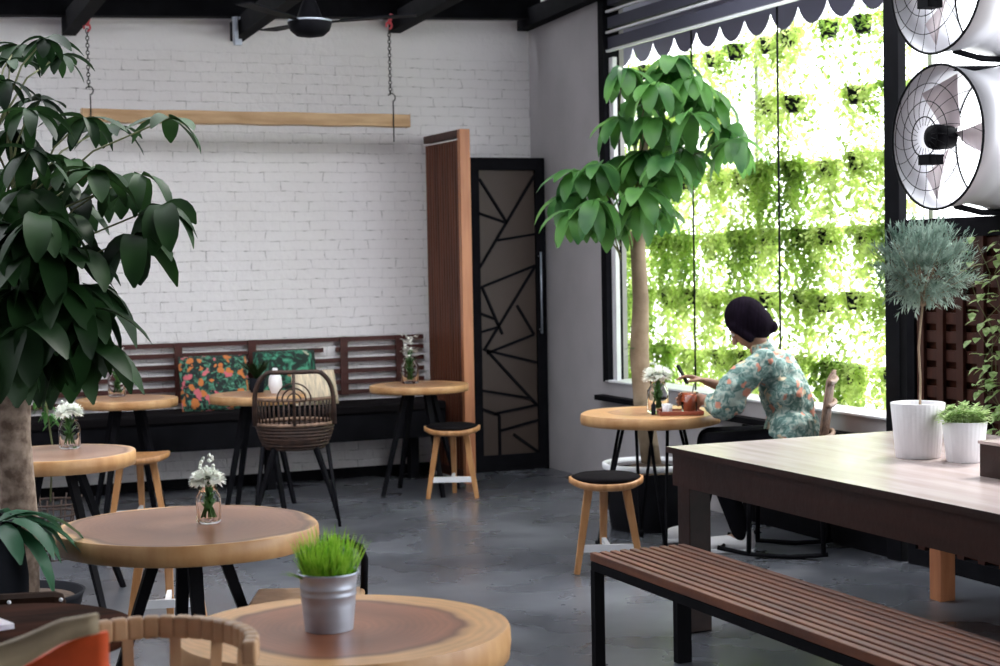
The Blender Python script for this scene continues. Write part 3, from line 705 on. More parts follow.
# ------------------------------------------------------------------ palmate leaf plants
def palmate(fo, st, centre, base, n, ln, wd, droop, flat=.25, rr=rnd, segs=6):
    c = Vector(centre); b = Vector(base)
    mid = (b+c)/2+Vector((0, 0, .06))
    st.tube([b, mid, c], [.006, .004, .003], 5)
    a0 = rr.uniform(0, 6.28)
    for k in range(n):
        a = a0+2*PI*k/n+rr.uniform(-.2, .2)
        d_ = Vector((math.cos(a), math.sin(a), flat+rr.uniform(-.45, .3)))
        fo.leaf(c, d_, ln*rr.uniform(.75, 1.15), wd*rr.uniform(.8, 1.15), droop*rr.uniform(.45, 1.45), segs=segs, fold=.22, taper=.92, roll=rr.uniform(-.5, .5))
def axis_pt(px, py, dep):
    """crown layout: turns a bearing (in image pixels) and a distance into a place in the room"""
    a = (px-500)/1650; b = (333-py)/1650
    return Vector((0, 0, 1.55))+(FWD+RGT*a+UPV*b)*dep
YAW, PIT, ROL = R_(22.7), R_(-2.55), .018
FWD = Vector((math.sin(YAW)*math.cos(PIT), math.cos(YAW)*math.cos(PIT), math.sin(PIT)))
_r = Vector((math.cos(YAW), -math.sin(YAW), 0)); _u = _r.cross(FWD)
RGT = _r*math.cos(ROL)-_u*math.sin(ROL); UPV = _r*math.sin(ROL)+_u*math.cos(ROL)

# left umbrella tree
rr = random.Random(21)
t = thing('umbrella_tree', 'tall dark-leaved umbrella tree with a thick pale trunk at the left edge', 'potted tree', (.709, 6.55, 0))
O = Vector((.709, 6.55, 0))
tr = MB(); tp = [(0, 0, .28), (.01, 0, .6), (-.01, .0, .9), (.005, 0, 1.15), (-.02, 0, 1.4), (-.05, .02, 1.6), (-.06, .02, 1.75)]
tr.tube(tp, [.078, .07, .072, .066, .06, .05, .04], 18)
tr.tube([(0, 0, 1.2), (.06, -.02, 1.5), (.08, .0, 1.9)], [.03, .02, .01], 10)
tr.build('trunk', 'bark', t)
MB().lathe([(.17, 0), (.24, .28), (.25, .3), (.235, .3), (.22, .26), (.001, .26)], n=40).build('pot', 'blackpot', t)
MB().lathe([(.218, .262), (.21, .275), (.001, .285)], n=24).build('soil', 'soil', t)
st = MB(); fo = MB()
cl = [(18, 45, 6.6), (45, 38, 6.4), (60, 55, 6.7), (5, 80, 6.3), (40, 100, 6.6), (85, 118, 6.4), (110, 125, 6.7), (170, 118, 6.2), (15, 130, 6.4), (70, 160, 6.3), (95, 170, 6.1), (120, 180, 6.5), (142, 175, 6.3), (162, 205, 6.2),
      (30, 190, 6.1), (60, 215, 6.2), (135, 235, 6.15), (15, 225, 6.0), (45, 250, 6.0), (75, 250, 6.1), (60, 285, 6.0), (85, 285, 6.2), (20, 290, 6.0), (10, 330, 6.05), (5, 260, 6.4), (75, 320, 6.2), (-30, 120, 6.4), (-40, 200, 6.4), (-30, 60, 6.6), (-40, 290, 6.2),
      (10, 170, 6.5), (30, 150, 6.0), (50, 180, 6.5), (0, 200, 6.2), (25, 260, 6.3), (40, 215, 5.9), (5, 300, 6.2), (-10, 240, 6.0), (70, 200, 6.6), (75, 310, 6.0), (80, 298, 6.1), (62, 345, 6.2), (82, 340, 6.1), (25, 325, 5.9), (5, 345, 5.9), (50, 310, 6.5), (30, 230, 6.5), (10, 60, 6.5), (30, 110, 6.1)]
for (px, py, dp_) in cl:
    c = axis_pt(px, py, dp_)-O
    bz = min(2.35, max(1.2, c.z-.35)); bx = -.03+rr.uniform(-.05, .1)
    k_ = min(1.2, max(.0, (py-60)/180))
    palmate(fo, st, c, (bx, 0, bz), rr.randint(6, 9), .15+.11*k_, .05+.048*k_, 1.2+.9*k_, .1, rr)
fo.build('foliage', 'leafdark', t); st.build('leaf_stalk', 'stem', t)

# small plant in tall black planter in front of trunk
t = thing('planter_fern', 'broad-leaved plant spilling from a tall black planter at the left edge', 'potted plant', (.455, 5.3, 0))
MB().lathe([(.12, 0), (.145, .2), (.15, .6), (.13, .76), (.12, .78), (.11, .76), (.001, .74)], n=32).build('planter', 'blackpot', t)
f = MB()
for i in range(30):
    a = rnd.uniform(0, 6.28); f.leaf((.07*math.cos(a), .07*math.sin(a), .76), (math.cos(a), math.sin(a)*.8, rnd.uniform(.2, .9)), rnd.uniform(.2, .32), .075, rnd.uniform(1.6, 2.6), segs=6, taper=.8)
f.build('leaves', 'leafblue', t)
# small bright vine between trunk and table
t = thing('trailing_plant', 'bright green trailing vine hanging beside the left tree trunk over a wire basket', 'plant', (1.15, 9.0, 0))
f = MB()
for i in range(60):
    z = .72+.35*rnd.random(); f.leaf((.03*math.sin(z*20)+rnd.uniform(-.03, .03), rnd.uniform(-.03, .03), z), (rnd.uniform(-1, 1), rnd.uniform(-1, 1), -.3), .07, .03, .8, segs=4)
f.build('leaves', 'leafmid', t)
MB().tube([(0, 0, .3), (.02, 0, .6), (-.01, 0, .85), (.01, 0, 1.1)], .005, 5).build('stem', 'stem', t)
b = MB()
for k in range(6): b.tube([( (.1+.012*k)*math.cos(a), (.1+.012*k)*math.sin(a), .0+.06*k) for a in [2*PI*i/24 for i in range(24)]], .006, 5, closed=True)
for i in range(14):
    a = 2*PI*i/14; b.tube([(.1*math.cos(a), .1*math.sin(a), 0), (.165*math.cos(a), .165*math.sin(a), .33)], .005, 5)
b.build('basket', 'rattan', t)

# window umbrella tree
rr = random.Random(5)
t = thing('umbrella_tree', 'leafy bright green umbrella tree with a bare trunk in front of the window', 'potted tree', (4.40, 8.35, 0))
O = Vector((4.40, 8.35, 0))
tr = MB(); tp = [(0.02, 0, .36), (-.03, 0, .7), (-.05, 0, 1.0), (-.035, 0, 1.3), (-.05, 0, 1.6), (-.03, 0, 1.9), (0, 0, 2.2), (.03, 0, 2.45)]
tr.tube(tp, [.058, .054, .056, .047, .043, .036, .026, .015], 14)
tr.tube([(-.04, 0, 1.55), (-.14, 0, 1.75), (-.22, 0, 1.85)], [.025, .016, .01], 8)
tr.tube([(-.035, 0, 1.8), (.08, -.03, 2.1), (.2, -.05, 2.3)], [.02, .015, .01], 8)
tr.build('trunk', 'bark2', t)
pot_ = MB().lathe([(.22, 0), (.26, .33), (.255, .335), (.24, .33), (.23, .28), (.001, .28)], n=40).build('pot', 'blackmatte', t)
MB().lathe([(.262, .345), (.265, .35), (.265, .378), (.25, .38), (.24, .36), (.242, .346)], n=40, closed=True).build('pot_rim', 'whitepaint', pot_)
MB().lathe([(.235, .28), (.1, .36), (.001, .38)], n=24).build('soil', 'soil', t)
fo = MB(); st = MB()
cl = [(625, 68, 9.1), (668, 72, 9.3), (690, 78, 9.1), (712, 100, 9.3), (640, 100, 9.4), (655, 118, 9.1), (690, 115, 9.0), (725, 128, 9.3), (622, 118, 9.2), (672, 128, 9.4),
      (600, 165, 9.1), (580, 172, 9.2), (570, 195, 9.3), (595, 200, 9.0), (645, 152, 9.2), (665, 158, 9.0), (628, 158, 9.3), (640, 205, 9.1), (655, 210, 9.3), (612, 170, 9.4), (685, 150, 9.3), (640, 190, 9.0), (675, 58, 9.2), (655, 85, 9.0), (700, 92, 9.3), (575, 210, 9.1), (605, 215, 9.2), (665, 175, 9.2), (735, 140, 9.1)]
for (px, py, dp_) in cl:
    c = axis_pt(px, py, dp_)-O; bz = min(2.4, max(1.5, c.z-.25)); bx = -.04+(.12 if c.x > .12 else -.12 if c.x < -.2 else 0)
    palmate(fo, st, c, (bx, 0, bz), rr.randint(9, 11), .25, .098, 2.3, .2, rr)
fo.leaf((-.06, -.02, 1.02), (-1, 0, .6), .1, .03, .8); fo.leaf((-.06, -.02, 1.0), (-.8, .5, .2), .09, .03, .8)
fo.build('foliage', 'leafmid', t); st.build('leaf_stalk', 'stem', t)

# ------------------------------------------------------------------ green wall outside
t = thing('wire_trellis', 'tall wire trellis outside the window carrying the green vines', 'trellis', (5.85, 10.45, 0))
for dy in (-2.75, -.9, .9, 2.75): MB().bb(.03, .07, dy-.02, dy+.02, -.1, 3.3).build('post', 'steelgrey', t)
wr = MB()
for i in range(56): wr.tube([(.04, -2.75+.1*i, .2), (.04, -2.75+.1*i, 3.3)], .0025, 4)
for i in range(16): wr.tube([(.04, -2.75, .25+.2*i), (.04, 2.75, .25+.2*i)], .0025, 4)
tag(wr.build('mesh_wire', 'steelgrey', t), kind='stuff')
def make_vine(seed, dens):
    rr = random.Random(seed)
    t = thing('hanging_vine', 'x', 'hanging plant', (0, 0, 0))
    MB().lathe([(.045, 0), (.06, .1), (.062, .105), (.055, .105), (.045, .085), (.001, .085)], n=16).build('pot', 'blackpot', t)
    f = MB()
    strands = 40
    for s_ in range(strands):
        a = rr.uniform(0, 6.28); x, y = .05*math.cos(a), .16*rr.uniform(-1, 1); ln = rr.uniform(.12, .56); z = .11
        n = int(dens*ln/.017)
        for k in range(n):
            u = k/n; zz = z-ln*u+.05*math.sin(u*3)
            f.leaf((x*(1+.3*u)+rr.uniform(-.03, .03), y+rr.uniform(-.035, .035), zz), (rr.uniform(-1, 1), rr.uniform(-1, 1), rr.uniform(-.8, .5)), rr.uniform(.035, .066), rr.uniform(.026, .044), .6, segs=2, fold=.2)
    for k in range(int(170*dens)):
        f.leaf((rr.uniform(-.1, .1), rr.uniform(-.19, .19), rr.gauss(.08, .07)), (rr.uniform(-1, 1), rr.uniform(-1, 1), rr.uniform(0, 1)), rr.uniform(.03, .055), .03, .5, segs=2)
    f.build('foliage', 'leafvine' if seed % 3 else 'leafvine2', t); return t
protos = [make_vine(100+i, d_) for i, d_ in enumerate((1.0, .8, 1.15, .6, .9, .35))]
rows = [(2.87, 'top row'), (2.45, 'second row from top'), (2.03, 'third row from top'), (1.6, 'middle row'), (1.19, 'third row from bottom'), (.78, 'second row from bottom'), (.37, 'lowest row')]
used = set(); rr = random.Random(44)
for ri, (z, rn) in enumerate(rows):
    for ci in range(14):
        y = 7.95+ci*.345+rr.uniform(-.04, .04)
        if ri in (0,): k = rr.choice((5, 5, 3))
        elif ri == 1: k = rr.choice((5, 3, 3, 0))
        else: k = rr.choice((0, 1, 2, 2, 3, 4))
        if ri in (1, 6) and rr.random() < .12: continue
        p = protos[k]
        if k in used: p = copy_tree(p)
        used.add(k)
        p.location = (5.82+rr.uniform(-.03, .03), y, z+rr.uniform(-.02, .02)); p.rotation_euler.z = rr.choice((0, PI))+rr.uniform(-.3, .3)
        p['label'] = 'black pot of trailing vine outside the window, %s of green wall' % rn
        p['group'] = 'vine pots in the %s of the green wall' % rn
# ground-level shrubs beyond
for i in range(6):
    f = MB(); c = (6.5+.25*(i % 2), 8.5+.85*i)
    for k in range(420):
        a = rnd.uniform(0, 6.28); r = .38*math.sqrt(rnd.random()); z = rnd.uniform(0, .95)*(1-(r/.5)**2)
        f.leaf((r*math.cos(a), r*math.sin(a), z), (math.cos(a), math.sin(a), rnd.uniform(-.3, .8)), rnd.uniform(.05, .09), .04, .6, segs=3)
    t = thing('shrub', 'low bright green shrub growing on the paving behind the vine trellis', 'shrub', (*c, -.1), 0, 'shrubs behind the green wall')
    f.build('foliage', 'leafvine', t)
    MB().tube([(0, 0, 0), (.02, 0, .3), (-.02, .02, .55)], [.02, .014, .006], 6).build('stem', 'bark2', t)

# scalloped awning valance
t = thing('awning', 'grey-violet awning with a scalloped valance outside above the window', 'awning', (5.4, 6.2, 0))
vs = []; fs = []; n = 240; Lg = 6.0
for i in range(n+1):
    y = Lg*i/n; ph_ = (i % 12)/12; zb = 2.98-.12*math.sin(PI*ph_)**.7 if i % 12 else 2.98
    zb += .011*y; vs += [(0, y, zb), (0, y, 3.28), (.006, y, 3.28), (.006, y, zb)]
for i in range(n):
    a = i*4; b_ = a+4; fs += [(a, b_, b_+1, a+1), (a+2, b_+2, b_+3, a+3), (a+3, b_+3, b_, a)]
MBv = MB(); MBv.add(vs, fs); MBv.build('valance', 'awning', t)
m_ = MB(); m_.add([(0, 0, 3.28), (0, Lg, 3.28), (-.35, Lg, 3.6), (-.35, 0, 3.6), (0, 0, 3.29), (0, Lg, 3.29), (-.35, Lg, 3.61), (-.35, 0, 3.61)], [(0, 1, 2, 3), (4, 7, 6, 5), (0, 4, 5, 1), (2, 6, 7, 3), (1, 5, 6, 2), (0, 3, 7, 4)])
m_.build('canopy', 'awning', t)

# lattice screen right of the column
t = thing('lattice_panel', 'dark wooden lattice panel behind the white pots at right', 'panel', (XW+.02, 3.4, 0))
MB().bb(-.03, .03, 0, 3.37, 1.62, 1.71).bb(-.03, .03, 0, .06, 0, 1.62).bb(-.03, .03, 3.31, 3.37, 0, 1.62).bb(-.03, .03, 0.06, 3.31, 0, .08).build('frame', 'blackmatte', t)
for i in range(17): MB().bb(.0, .02, .06, 3.31, .12+.09*i, .12+.09*i+.055).build('slat', 'slatwood', t)
for i in range(22): MB().bb(-.02, .0, .1+.15*i, .1+.15*i+.05, .08, 1.62).build('upright', 'slatwood', t)
MB().bb(.022, .03, .06, 3.31, .08, 1.62).build('backing_panel', 'darkround', t)
# climbing plant on lattice
t = thing('climbing_plant', 'light green climbing plant on the dark lattice panel at the right edge', 'plant', (4.93, 5.98, 0))
st = MB(); f = MB()
for k in range(7):
    x0 = rnd.uniform(-.02, .02); y0 = rnd.uniform(-.2, .08); pts = [(x0, y0-.1, .0), (x0, y0, .7)]
    for i in range(7): pts.append((x0+rnd.uniform(-.02, .02), y0+rnd.uniform(-.12, .12)*(1+.1*i), .8+.13*i))
    st.tube(pts, .0025, 4)
    for p_ in pts[1:]:
        for j in range(3): f.leaf(Vector(p_)+Vector((-.01, rnd.uniform(-.05, .05), rnd.uniform(-.06, .06))), (-1, rnd.uniform(-1, 1), rnd.uniform(-.6, .6)), .06, .04, .6, segs=3)
st.build('stem', 'stem', t); f.build('leaves', 'pale_leaf', t)

# ------------------------------------------------------------------ drum fans on the column
def drum_fan(label, z):
    t = thing('drum_fan', label, 'fan', (4.63, 6.02, z))
    # axis along -X (front); local frame x = -axis
    Rm = Matrix(((0, 0, -1), (0, 1, 0), (1, 0, 0))).to_4x4()   # lathe z -> -x
    r = .315; g = MB()
    g.lathe([(r, -.0), (r+.004, .0), (r-.02, -.16), (r-.02, -.2), (r+.01, -.36), (r+.006, -.36), (r-.024, -.2), (r-.024, -.16)], n=56, closed=True, m=Rm); g.build('shroud', 'fanmetal', t)
    q = MB()
    q2 = MB(); q2.tube([Rm @ Vector(((r+.01)*math.cos(a), (r+.01)*math.sin(a), -.36)) for a in [2*PI*i/48 for i in range(48)]], .008, 6, closed=True); q2.build('rear_ring', 'black', t)
    for zz, rr_, th in ((.0, r+.004, .006), (.045, r*.75, .002), (.06, r*.5, .002), (.065, r*.28, .003)):
        q.tube([Rm @ Vector((rr_*math.cos(a), rr_*math.sin(a), zz)) for a in [2*PI*i/48 for i in range(48)]], th, 6, closed=True)
    for k in range(20):
        a = 2*PI*k/20; pts = []
        for i in range(8):
            u = i/7; rr_ = r*(1-u)+.05*u; aa = a+.5*u; pts.append(Rm @ Vector((rr_*math.cos(aa), rr_*math.sin(aa), .065*math.sin(u*PI/2))))
        q.tube(pts, .0014, 5)
    q.build('guard', 'black', t)
    b_ = MB()
    for k in range(3):
        a = 2*PI*k/3+.4; P_ = []
        for i in range(6):
            u = i/5; rr_ = .05+.235*u; wd = .12+.1*u
            for s_ in (-1, 1):
                aa = a+s_*wd/2/rr_*.9*(.5+.5*u); P_.append(Rm @ Vector((rr_*math.cos(aa), rr_*math.sin(aa), -.1+s_*.03)))
        b_.add(P_, [(2*i, 2*i+1, 2*i+3, 2*i+2) for i in range(5)], True)
    o = b_.build('blade', 'fanblade', t); sm = o.modifiers.new('th', 'SOLIDIFY'); sm.thickness = .004
    mt = MB(); mt.lathe([(.03, -.09), (.05, -.08), (.058, .0), (.05, .03), (.02, .04)], n=28, m=Rm); mt.build('motor', 'black', t)
    MB().box(-.03, 0, -.1, .08, .075, .045).build('switch_box', 'black', t)
    br = MB(); br.tube([(.18, -r-.0, 0), (.2, -r-.05, .0), (.4, -r-.05, 0)], .014, 8); br.build('bracket', 'black', t)
    br = MB(); br.tube([(.1, .0, -r+.01), (.25, .0, -r-.02), (.4, .0, -r-.02)], .014, 8); br.build('bracket', 'black', t)
    br = MB(); br.tube([(.1, 0, r-.01), (.4, 0, r)], .012, 8); br.build('bracket', 'black', t)
    MB().box(.4, -.02, 0, .03, .12, .72).build('wall_plate', 'black', t)
    return t
drum_fan('lower grey drum fan with a black motor mounted beside the window column', 2.057)
drum_fan('upper grey drum fan cut by the top of the picture', 2.745)

# ------------------------------------------------------------------ ceiling fan
t = thing('ceiling_fan', 'black ceiling fan hanging under the roof beam above the wooden plank', 'fan', (2.741, 9.335, 2.87))
MB().lathe([(.02, -.01), (.08, .0), (.115, .03), (.13, .075), (.125, .085), (.075, .1), (.055, .16), (.03, .22), (.012, .24), (.012, .78)], n=36).build('motor', 'black', t)
MB().lathe([(.128, .078), (.131, .084), (.128, .09)], n=36).build('trim_ring', 'chrome', t)
for k in range(3):
    a = R_(-22+120*k); c, s_ = math.cos(a), math.sin(a)
    bl = MB(); bl.bar((c*.1, s_*.1, .075), (c*.2, s_*.2, .085), .03, .008)
    bl.bar((c*.18, s_*.18, .085), (c*.62, s_*.62, .11), .075, .008, .11, .008)
    bl.build('blade', 'black', t)

# hanging plank, chains
t = thing('hanging_plank', 'pale rough wooden plank hung horizontally in front of the brick wall', 'plank', (2.8, 10.95, 2.53))
pl = MB(); n = 24
vs = []; fs = []
for i in range(n+1):
    x = -1.13+2.24*i/n; a_ = .0025*math.sin(i*1.3); b_ = .002*math.sin(i*.9+1)
    vs += [(x, -.05, -.042+a_), (x, .05, -.042+a_), (x, .05, .042+b_), (x, -.05, .042+b_)]
for i in range(n):
    for j in range(4): fs.append((i*4+j, i*4+4+j, i*4+4+(j+1) % 4, i*4+(j+1) % 4))
fs += [(3, 2, 1, 0), (n*4, n*4+1, n*4+2, n*4+3)]
pl.add(vs, fs); pl.build('plank', 'beamwood', t, bevel=.004)
for (x, nm, zt) in ((-1.08, 'left', 3.08), (.985, 'right', 3.17)):
    ch = thing('hanging_chain', 'thin chain with a red top hook holding the %s end of the wooden plank' % nm, 'chain', (2.8+x, 10.95, 0))
    c_ = MB(); z = 2.725; k = 0
    while z < zt:
        ax = (1, 0) if k % 2 else (0, 1)
        c_.tube([(ax[0]*.01*math.cos(a), ax[1]*.01*math.cos(a), z+.015*math.sin(a)) for a in [2*PI*i/10 for i in range(10)]], .0035, 5, closed=True); z += .0235; k += 1
    c_.build('links', 'rubber', ch)
    hk = MB(); hk.tube([(.0, -.056, 2.38), (0, -.056, 2.66)] + [(.022*math.sin(a), -.056+.05*(a/4.2), 2.69-.028*math.cos(a)) for a in [4.2*i/10 for i in range(11)]], .0045, 6); hk.build('hook', 'rubber', ch)
    r_ = MB(); r_.tube([(.02*math.sin(a), 0, zt+.02-.025*math.cos(a)) for a in [5.2*i/12 for i in range(13)]], .007, 6); r_.tube([(0, 0, zt+.03), (0.02, .0, zt+.1)], .012, 6); r_.build('red_hook', 'red', ch)
# lamp bracket on a rafter
o = MB(); o.box(0, 0, .1, .028, .06, .17).box(.012, -.01, .015, .05, .05, .04).box(0.02, 0, .178, .08, .04, .014); o = o.build('roof_bracket', 'chrome', loc=(2.722, 11.05, 3.035), bevel=.004); tag(o, 'bright metal bracket at the end of a black roof beam', 'bracket')

# ------------------------------------------------------------------ wicker armchair of the person
FX = Vector((-.791, .612, 0)); LY = Vector((-.612, -.791, 0)); HP = Vector((4.68, 7.30, 0))
def W(x, y, z): return HP+FX*x+LY*y+Vector((0, 0, z))
RZ = math.atan2(FX.y, FX.x)
t = thing('wicker_chair', 'weathered wicker chair by the window with the person sitting on it', 'chair', HP, RZ)
bk = MB()
for i in range(17):
    a = R_(-70+140*i/16); y = .2*math.sin(a); x = -.21-.03*math.cos(a)+.05
    zt = .95-.06*(1-math.cos(a)); bk.tube([(x+.03, y, .44), (x, y*1.0, .66), (x-.035, y, zt)], .010, 6)
for z in (.62, .78, .9):
    bk.tube([(-.21-.03*math.cos(a)+.05-.035*(z-.44)/.5-.012, -.205*math.sin(a), z) for a in [R_(-75+150*i/16) for i in range(17)]], .013, 6)
bk.build('backrest', 'rattanlight', t)
MB().bb(-.2, .22, -.22, .22, .43, .475).build('seat', 'cushion', t, bevel=.015)
for sx in (-.17, .19):
    for sy in (-.2, .2): MB().tube([(sx, sy, .44), (sx*1.05, sy*1.05, .02)], .013, 8).build('leg', 'black', t)
b_ = MB()
for sy in (-.21, .21): b_.tube([(-.2, sy, .03), (-.12, sy, .02), (.0, sy, .012), (.2, sy, .02), (.36, sy, .05)], .012, 8)
b_.tube([(.34, -.21, .045), (.34, .21, .045)], .01, 8)
b_.build('runner', 'black', t)

# ------------------------------------------------------------------ person
def cap(mb, a, b, ra, rb, n=14):
    a = Vector(a); b = Vector(b); mb.sphere(a, ra, n, 8); mb.sphere(b, rb, n, 8); mb.tube([a, b], [ra, rb], n)
def chain(mb, pts, rs):
    for i in range(len(pts)-1): cap(mb, pts[i], pts[i+1], rs[i], rs[i+1])
def remesh(o, vox, smooth=4, fac=.5):
    r = o.modifiers.new('remesh', 'REMESH'); r.mode = 'VOXEL'; r.voxel_size = vox; r.use_smooth_shade = True
    s_ = o.modifiers.new('smooth', 'SMOOTH'); s_.iterations = smooth; s_.factor = fac
person = thing('person', 'person in a teal floral blouse and black trousers sitting at the window table', 'person', HP, RZ)
hipz = .575
Ls, Rs = (.12, .155, 1.0), (.12, -.155, 1.0)
Le, Re = (.32, .20, .775), (.31, -.17, .83)
Lw, Rw = (.435, .07, .80), (.44, -.05, .885)
bd = MB()
# torso
chain(bd, [(0, 0, hipz), (.0, 0, .70), (.035, 0, .82), (.08, 0, .94)], [.115, .1, .105, .1])
cap(bd, (0, .07, hipz-.01), (0, -.07, hipz-.01), .11, .11)
cap(bd, (.09, .09, .95), (.09, -.09, .95), .075, .075); cap(bd, Ls, Rs, .05, .05)
# neck, head
chain(bd, [(.12, 0, 1.03), (.15, 0, 1.085), (.18, 0, 1.13)], [.055, .047, .05])
Hc = Vector((.225, 0, 1.192)); fd = Vector((.72, 0, -.69)); ud = Vector((.69, 0, .72)); ld = Vector((0, 1, 0))
Hm = Matrix((fd, ld, ud)).transposed()
def hp_(f, l, u): return Hc+fd*f+ld*l+ud*u
bd.sphere(Hc, 1, 20, 14, (.092, .072, .105), Hm)
bd.sphere(hp_(.035, 0, -.05), 1, 16, 10, (.06, .052, .065), Hm)
bd.sphere(hp_(.06, 0, -.095), .024, 10, 8)
cap(bd, hp_(.085, 0, .005), hp_(.112, 0, -.03), .009, .014)      # nose
cap(bd, hp_(.086, .016, -.062), hp_(.086, -.016, -.062), .009, .009)  # lips
for s_ in (-1, 1):
    bd.sphere(hp_(-.005, s_*.074, -.01), 1, 10, 8, (.018, .009, .03), Hm)   # ears
    cap(bd, hp_(.08, s_*.022, .018), hp_(.075, s_*.045, .018), .01, .009)   # brow
# arms and hands with five fingers each
def hand(mb, w, palm_dir, nrm, side, curl):
    w = Vector(w); d_ = Vector(palm_dir).normalized(); n_ = Vector(nrm).normalized(); s2 = n_.cross(d_).normalized()*side
    pc = w+d_*.045
    for k in (-1.5, -.5, .5, 1.5): cap(mb, w+s2*k*.009, w+d_*.085+s2*k*.019, .015, .0115, 8)
    for k, ln in zip((-1.5, -.5, .5, 1.5), (.062, .078, .074, .066)):
        p0 = w+d_*.088+s2*k*.02; q = d_.copy(); P_ = [p0]
        for j, sg in enumerate((.42, .32, .26)):
            q = (q-n_*curl*(.5+.35*j)).normalized(); P_.append(P_[-1]+q*ln*sg)
        chain(mb, P_, [.0088, .0082, .0074, .0062])
    t0 = w+d_*.025+s2*.022; t1 = t0+(d_*.6+s2*.75-n_*.25).normalized()*.035; t2_ = t1+(d_*.85+s2*.25-n_*.4).normalized()*.03; t3 = t2_+(d_*.9-n_*.45).normalized()*.024
    chain(mb, [t0, t1, t2_, t3], [.013, .0105, .0095, .0075])
chain(bd, [Ls, Le, Lw], [.046, .036, .023]); chain(bd, [Rs, Re, Rw], [.046, .036, .023])
hand(bd, Lw, (.97, -.15, .05), (.1, -.95, .25), -1, .6)
hand(bd, Rw, (.9, .15, .3), (-.3, -.2, .9), 1, .5)
# legs
Lh, Rh = (0, .085, hipz-.02), (0, -.085, hipz-.02)
Lk, Rk = (.40, .11, .565), (.43, -.09, .57)
La, Ra = (.25, .07, .125), (.52, -.12, .15)
chain(bd, [Lh, Lk, La], [.082, .055, .036]); chain(bd, [Rh, Rk, Ra], [.082, .055, .036])
chain(bd, [La, (.28, .07, .07), (.39, .06, .05)], [.034, .033, .026]); chain(bd, [Ra, (.53, -.12, .1), (.62, -.11, .07)], [.034, .033, .026])
body = bd.build('body', 'skin', person); remesh(body, .0055, 3)
# eyes
for s_ in (-1, 1):
    MB().sphere(hp_(.083, s_*.03, .005), .011, 10, 8).build('eye', 'shoe', body)
# blouse
bl = MB()
chain(bl, [(-.005, 0, .63), (-.01, 0, .72), (.025, 0, .83), (.075, 0, .95)], [.15, .128, .13, .118])
cap(bl, (-.01, .08, .64), (-.01, -.08, .64), .13, .13); cap(bl, (.02, .085, .84), (.02, -.085, .84), .1, .1)
cap(bl, (.095, .1, .955), (.095, -.1, .955), .088, .088); cap(bl, Ls, Rs, .064, .064)
cap(bl, (.12, 0, 1.03), (.14, 0, 1.058), .068, .06)
chain(bl, [Ls, (.27, .205, .88), Le, (.385, .13, .787)], [.07, .08, .074, .052]); chain(bl, [(.27, .2, .80), (.34, .19, .765)], [.066, .052])
chain(bl, [Rs, (.27, -.18, .9), Re, (.36, -.125, .852)], [.066, .068, .058, .042])
blo = bl.build('blouse', 'blouse', person); remesh(blo, .009, 4)
dm = blo.modifiers.new('folds', 'DISPLACE'); tx = bpy.data.textures.new('folds', 'CLOUDS'); tx.noise_scale = .07; dm.texture = tx; dm.strength = .03; dm.mid_level = .5
tr_ = MB()
cap(tr_, (-.01, .08, hipz-.005), (-.01, -.08, hipz-.005), .122, .122)
chain(tr_, [(-.01, .085, hipz-.01), Lk, (.25, .07, .1)], [.098, .072, .05]); chain(tr_, [(-.01, -.085, hipz-.01), Rk, (.51, -.115, .13)], [.098, .072, .05])
tro = tr_.build('trousers', 'trousers', person); remesh(tro, .01, 4)
# hair with low bun
hr = MB()
hr.sphere(hp_(-.022, 0, .022), 1, 22, 16, (.110, .094, .118), Hm); hr.sphere(hp_(-.04, 0, -.03), 1, 22, 16, (.088, .084, .1), Hm)
for s_ in (-1, 1):
    cap(hr, hp_(.045, s_*.06, .03), hp_(.03, s_*.066, -.075), .03, .022)
cap(hr, hp_(-.055, 0, .0), hp_(-.065, 0, -.08), .065, .05)
hr.sphere(hp_(-.085, 0, -.105), .034, 14, 10)
hro = hr.build('hair', 'hair', person); remesh(hro, .007, 3)
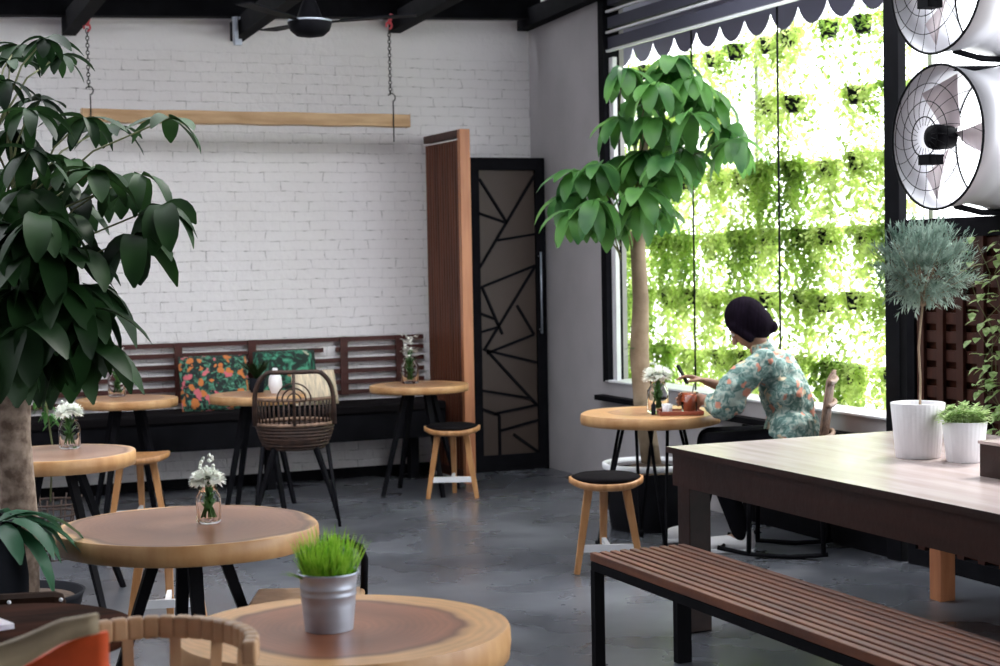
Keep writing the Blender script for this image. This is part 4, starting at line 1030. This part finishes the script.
# shoes
for nm, pts in (('l', [(.22, .07, .055), (.30, .068, .05), (.42, .06, .042)]), ('r', [(.49, -.12, .085), (.55, -.118, .075), (.645, -.11, .06)])):
    s_ = MB(); chain(s_, pts, [.042, .046, .036]); a_ = pts[0]; cap(s_, a_, (a_[0]+.01, a_[1], a_[2]+.05), .042, .042)
    so = s_.build('shoe', 'shoe', person); remesh(so, .006, 2)
    k = MB(); p0, p1 = Vector(pts[0]), Vector(pts[2]); k.bar(p0+Vector((-.04, 0, -.04)), p1+Vector((.03, 0, -.035)), .08, .02, .075, .02); k.build('sole', 'whitepaint', so, bevel=.004)
# phone held
o = MB().box(0, 0, 0, .01, .06, .11).build('phone', 'blackpot', loc=W(.565, -.03, .925)); o.rotation_euler = (.1, .5, RZ); tag(o, 'dark phone held in the hands of the person', 'phone')

# ------------------------------------------------------------------ camera
cam = bpy.data.cameras.new('camera'); co = bpy.data.objects.new('camera', cam); C.objects.link(co)
cam.sensor_width = 36; cam.lens = 59.4; cam.clip_start = .05; cam.clip_end = 200
mw = Matrix((RGT, UPV, -FWD)).transposed().to_4x4(); mw.translation = Vector((0, 0, 1.55)); co.matrix_world = mw
cam.dof.use_dof = True; cam.dof.focus_distance = 6.0; cam.dof.aperture_fstop = 5.0
sc.camera = co

# ------------------------------------------------------------------ light: overcast bright sky, soft sun from the window side
wd = bpy.data.worlds.new('sky'); sc.world = wd; wd.use_nodes = True
bg = wd.node_tree.nodes['Background']; bg.inputs['Color'].default_value = (.93, .96, 1, 1); bg.inputs['Strength'].default_value = 3.0
sn = bpy.data.lights.new('sun', 'SUN'); sn.energy = 2.0; sn.angle = R_(12); sn.color = (1, .97, .92)
so = bpy.data.objects.new('sun', sn); C.objects.link(so)
dvec = Vector((-.75, -.25, -1)); so.rotation_euler = dvec.to_track_quat('-Z', 'Y').to_euler()

vs_ = sc.view_settings; vs_.view_transform = 'Standard'; vs_.look = 'None'; vs_.gamma = 1; vs_.use_curve_mapping = False; vs_.exposure = 1.05
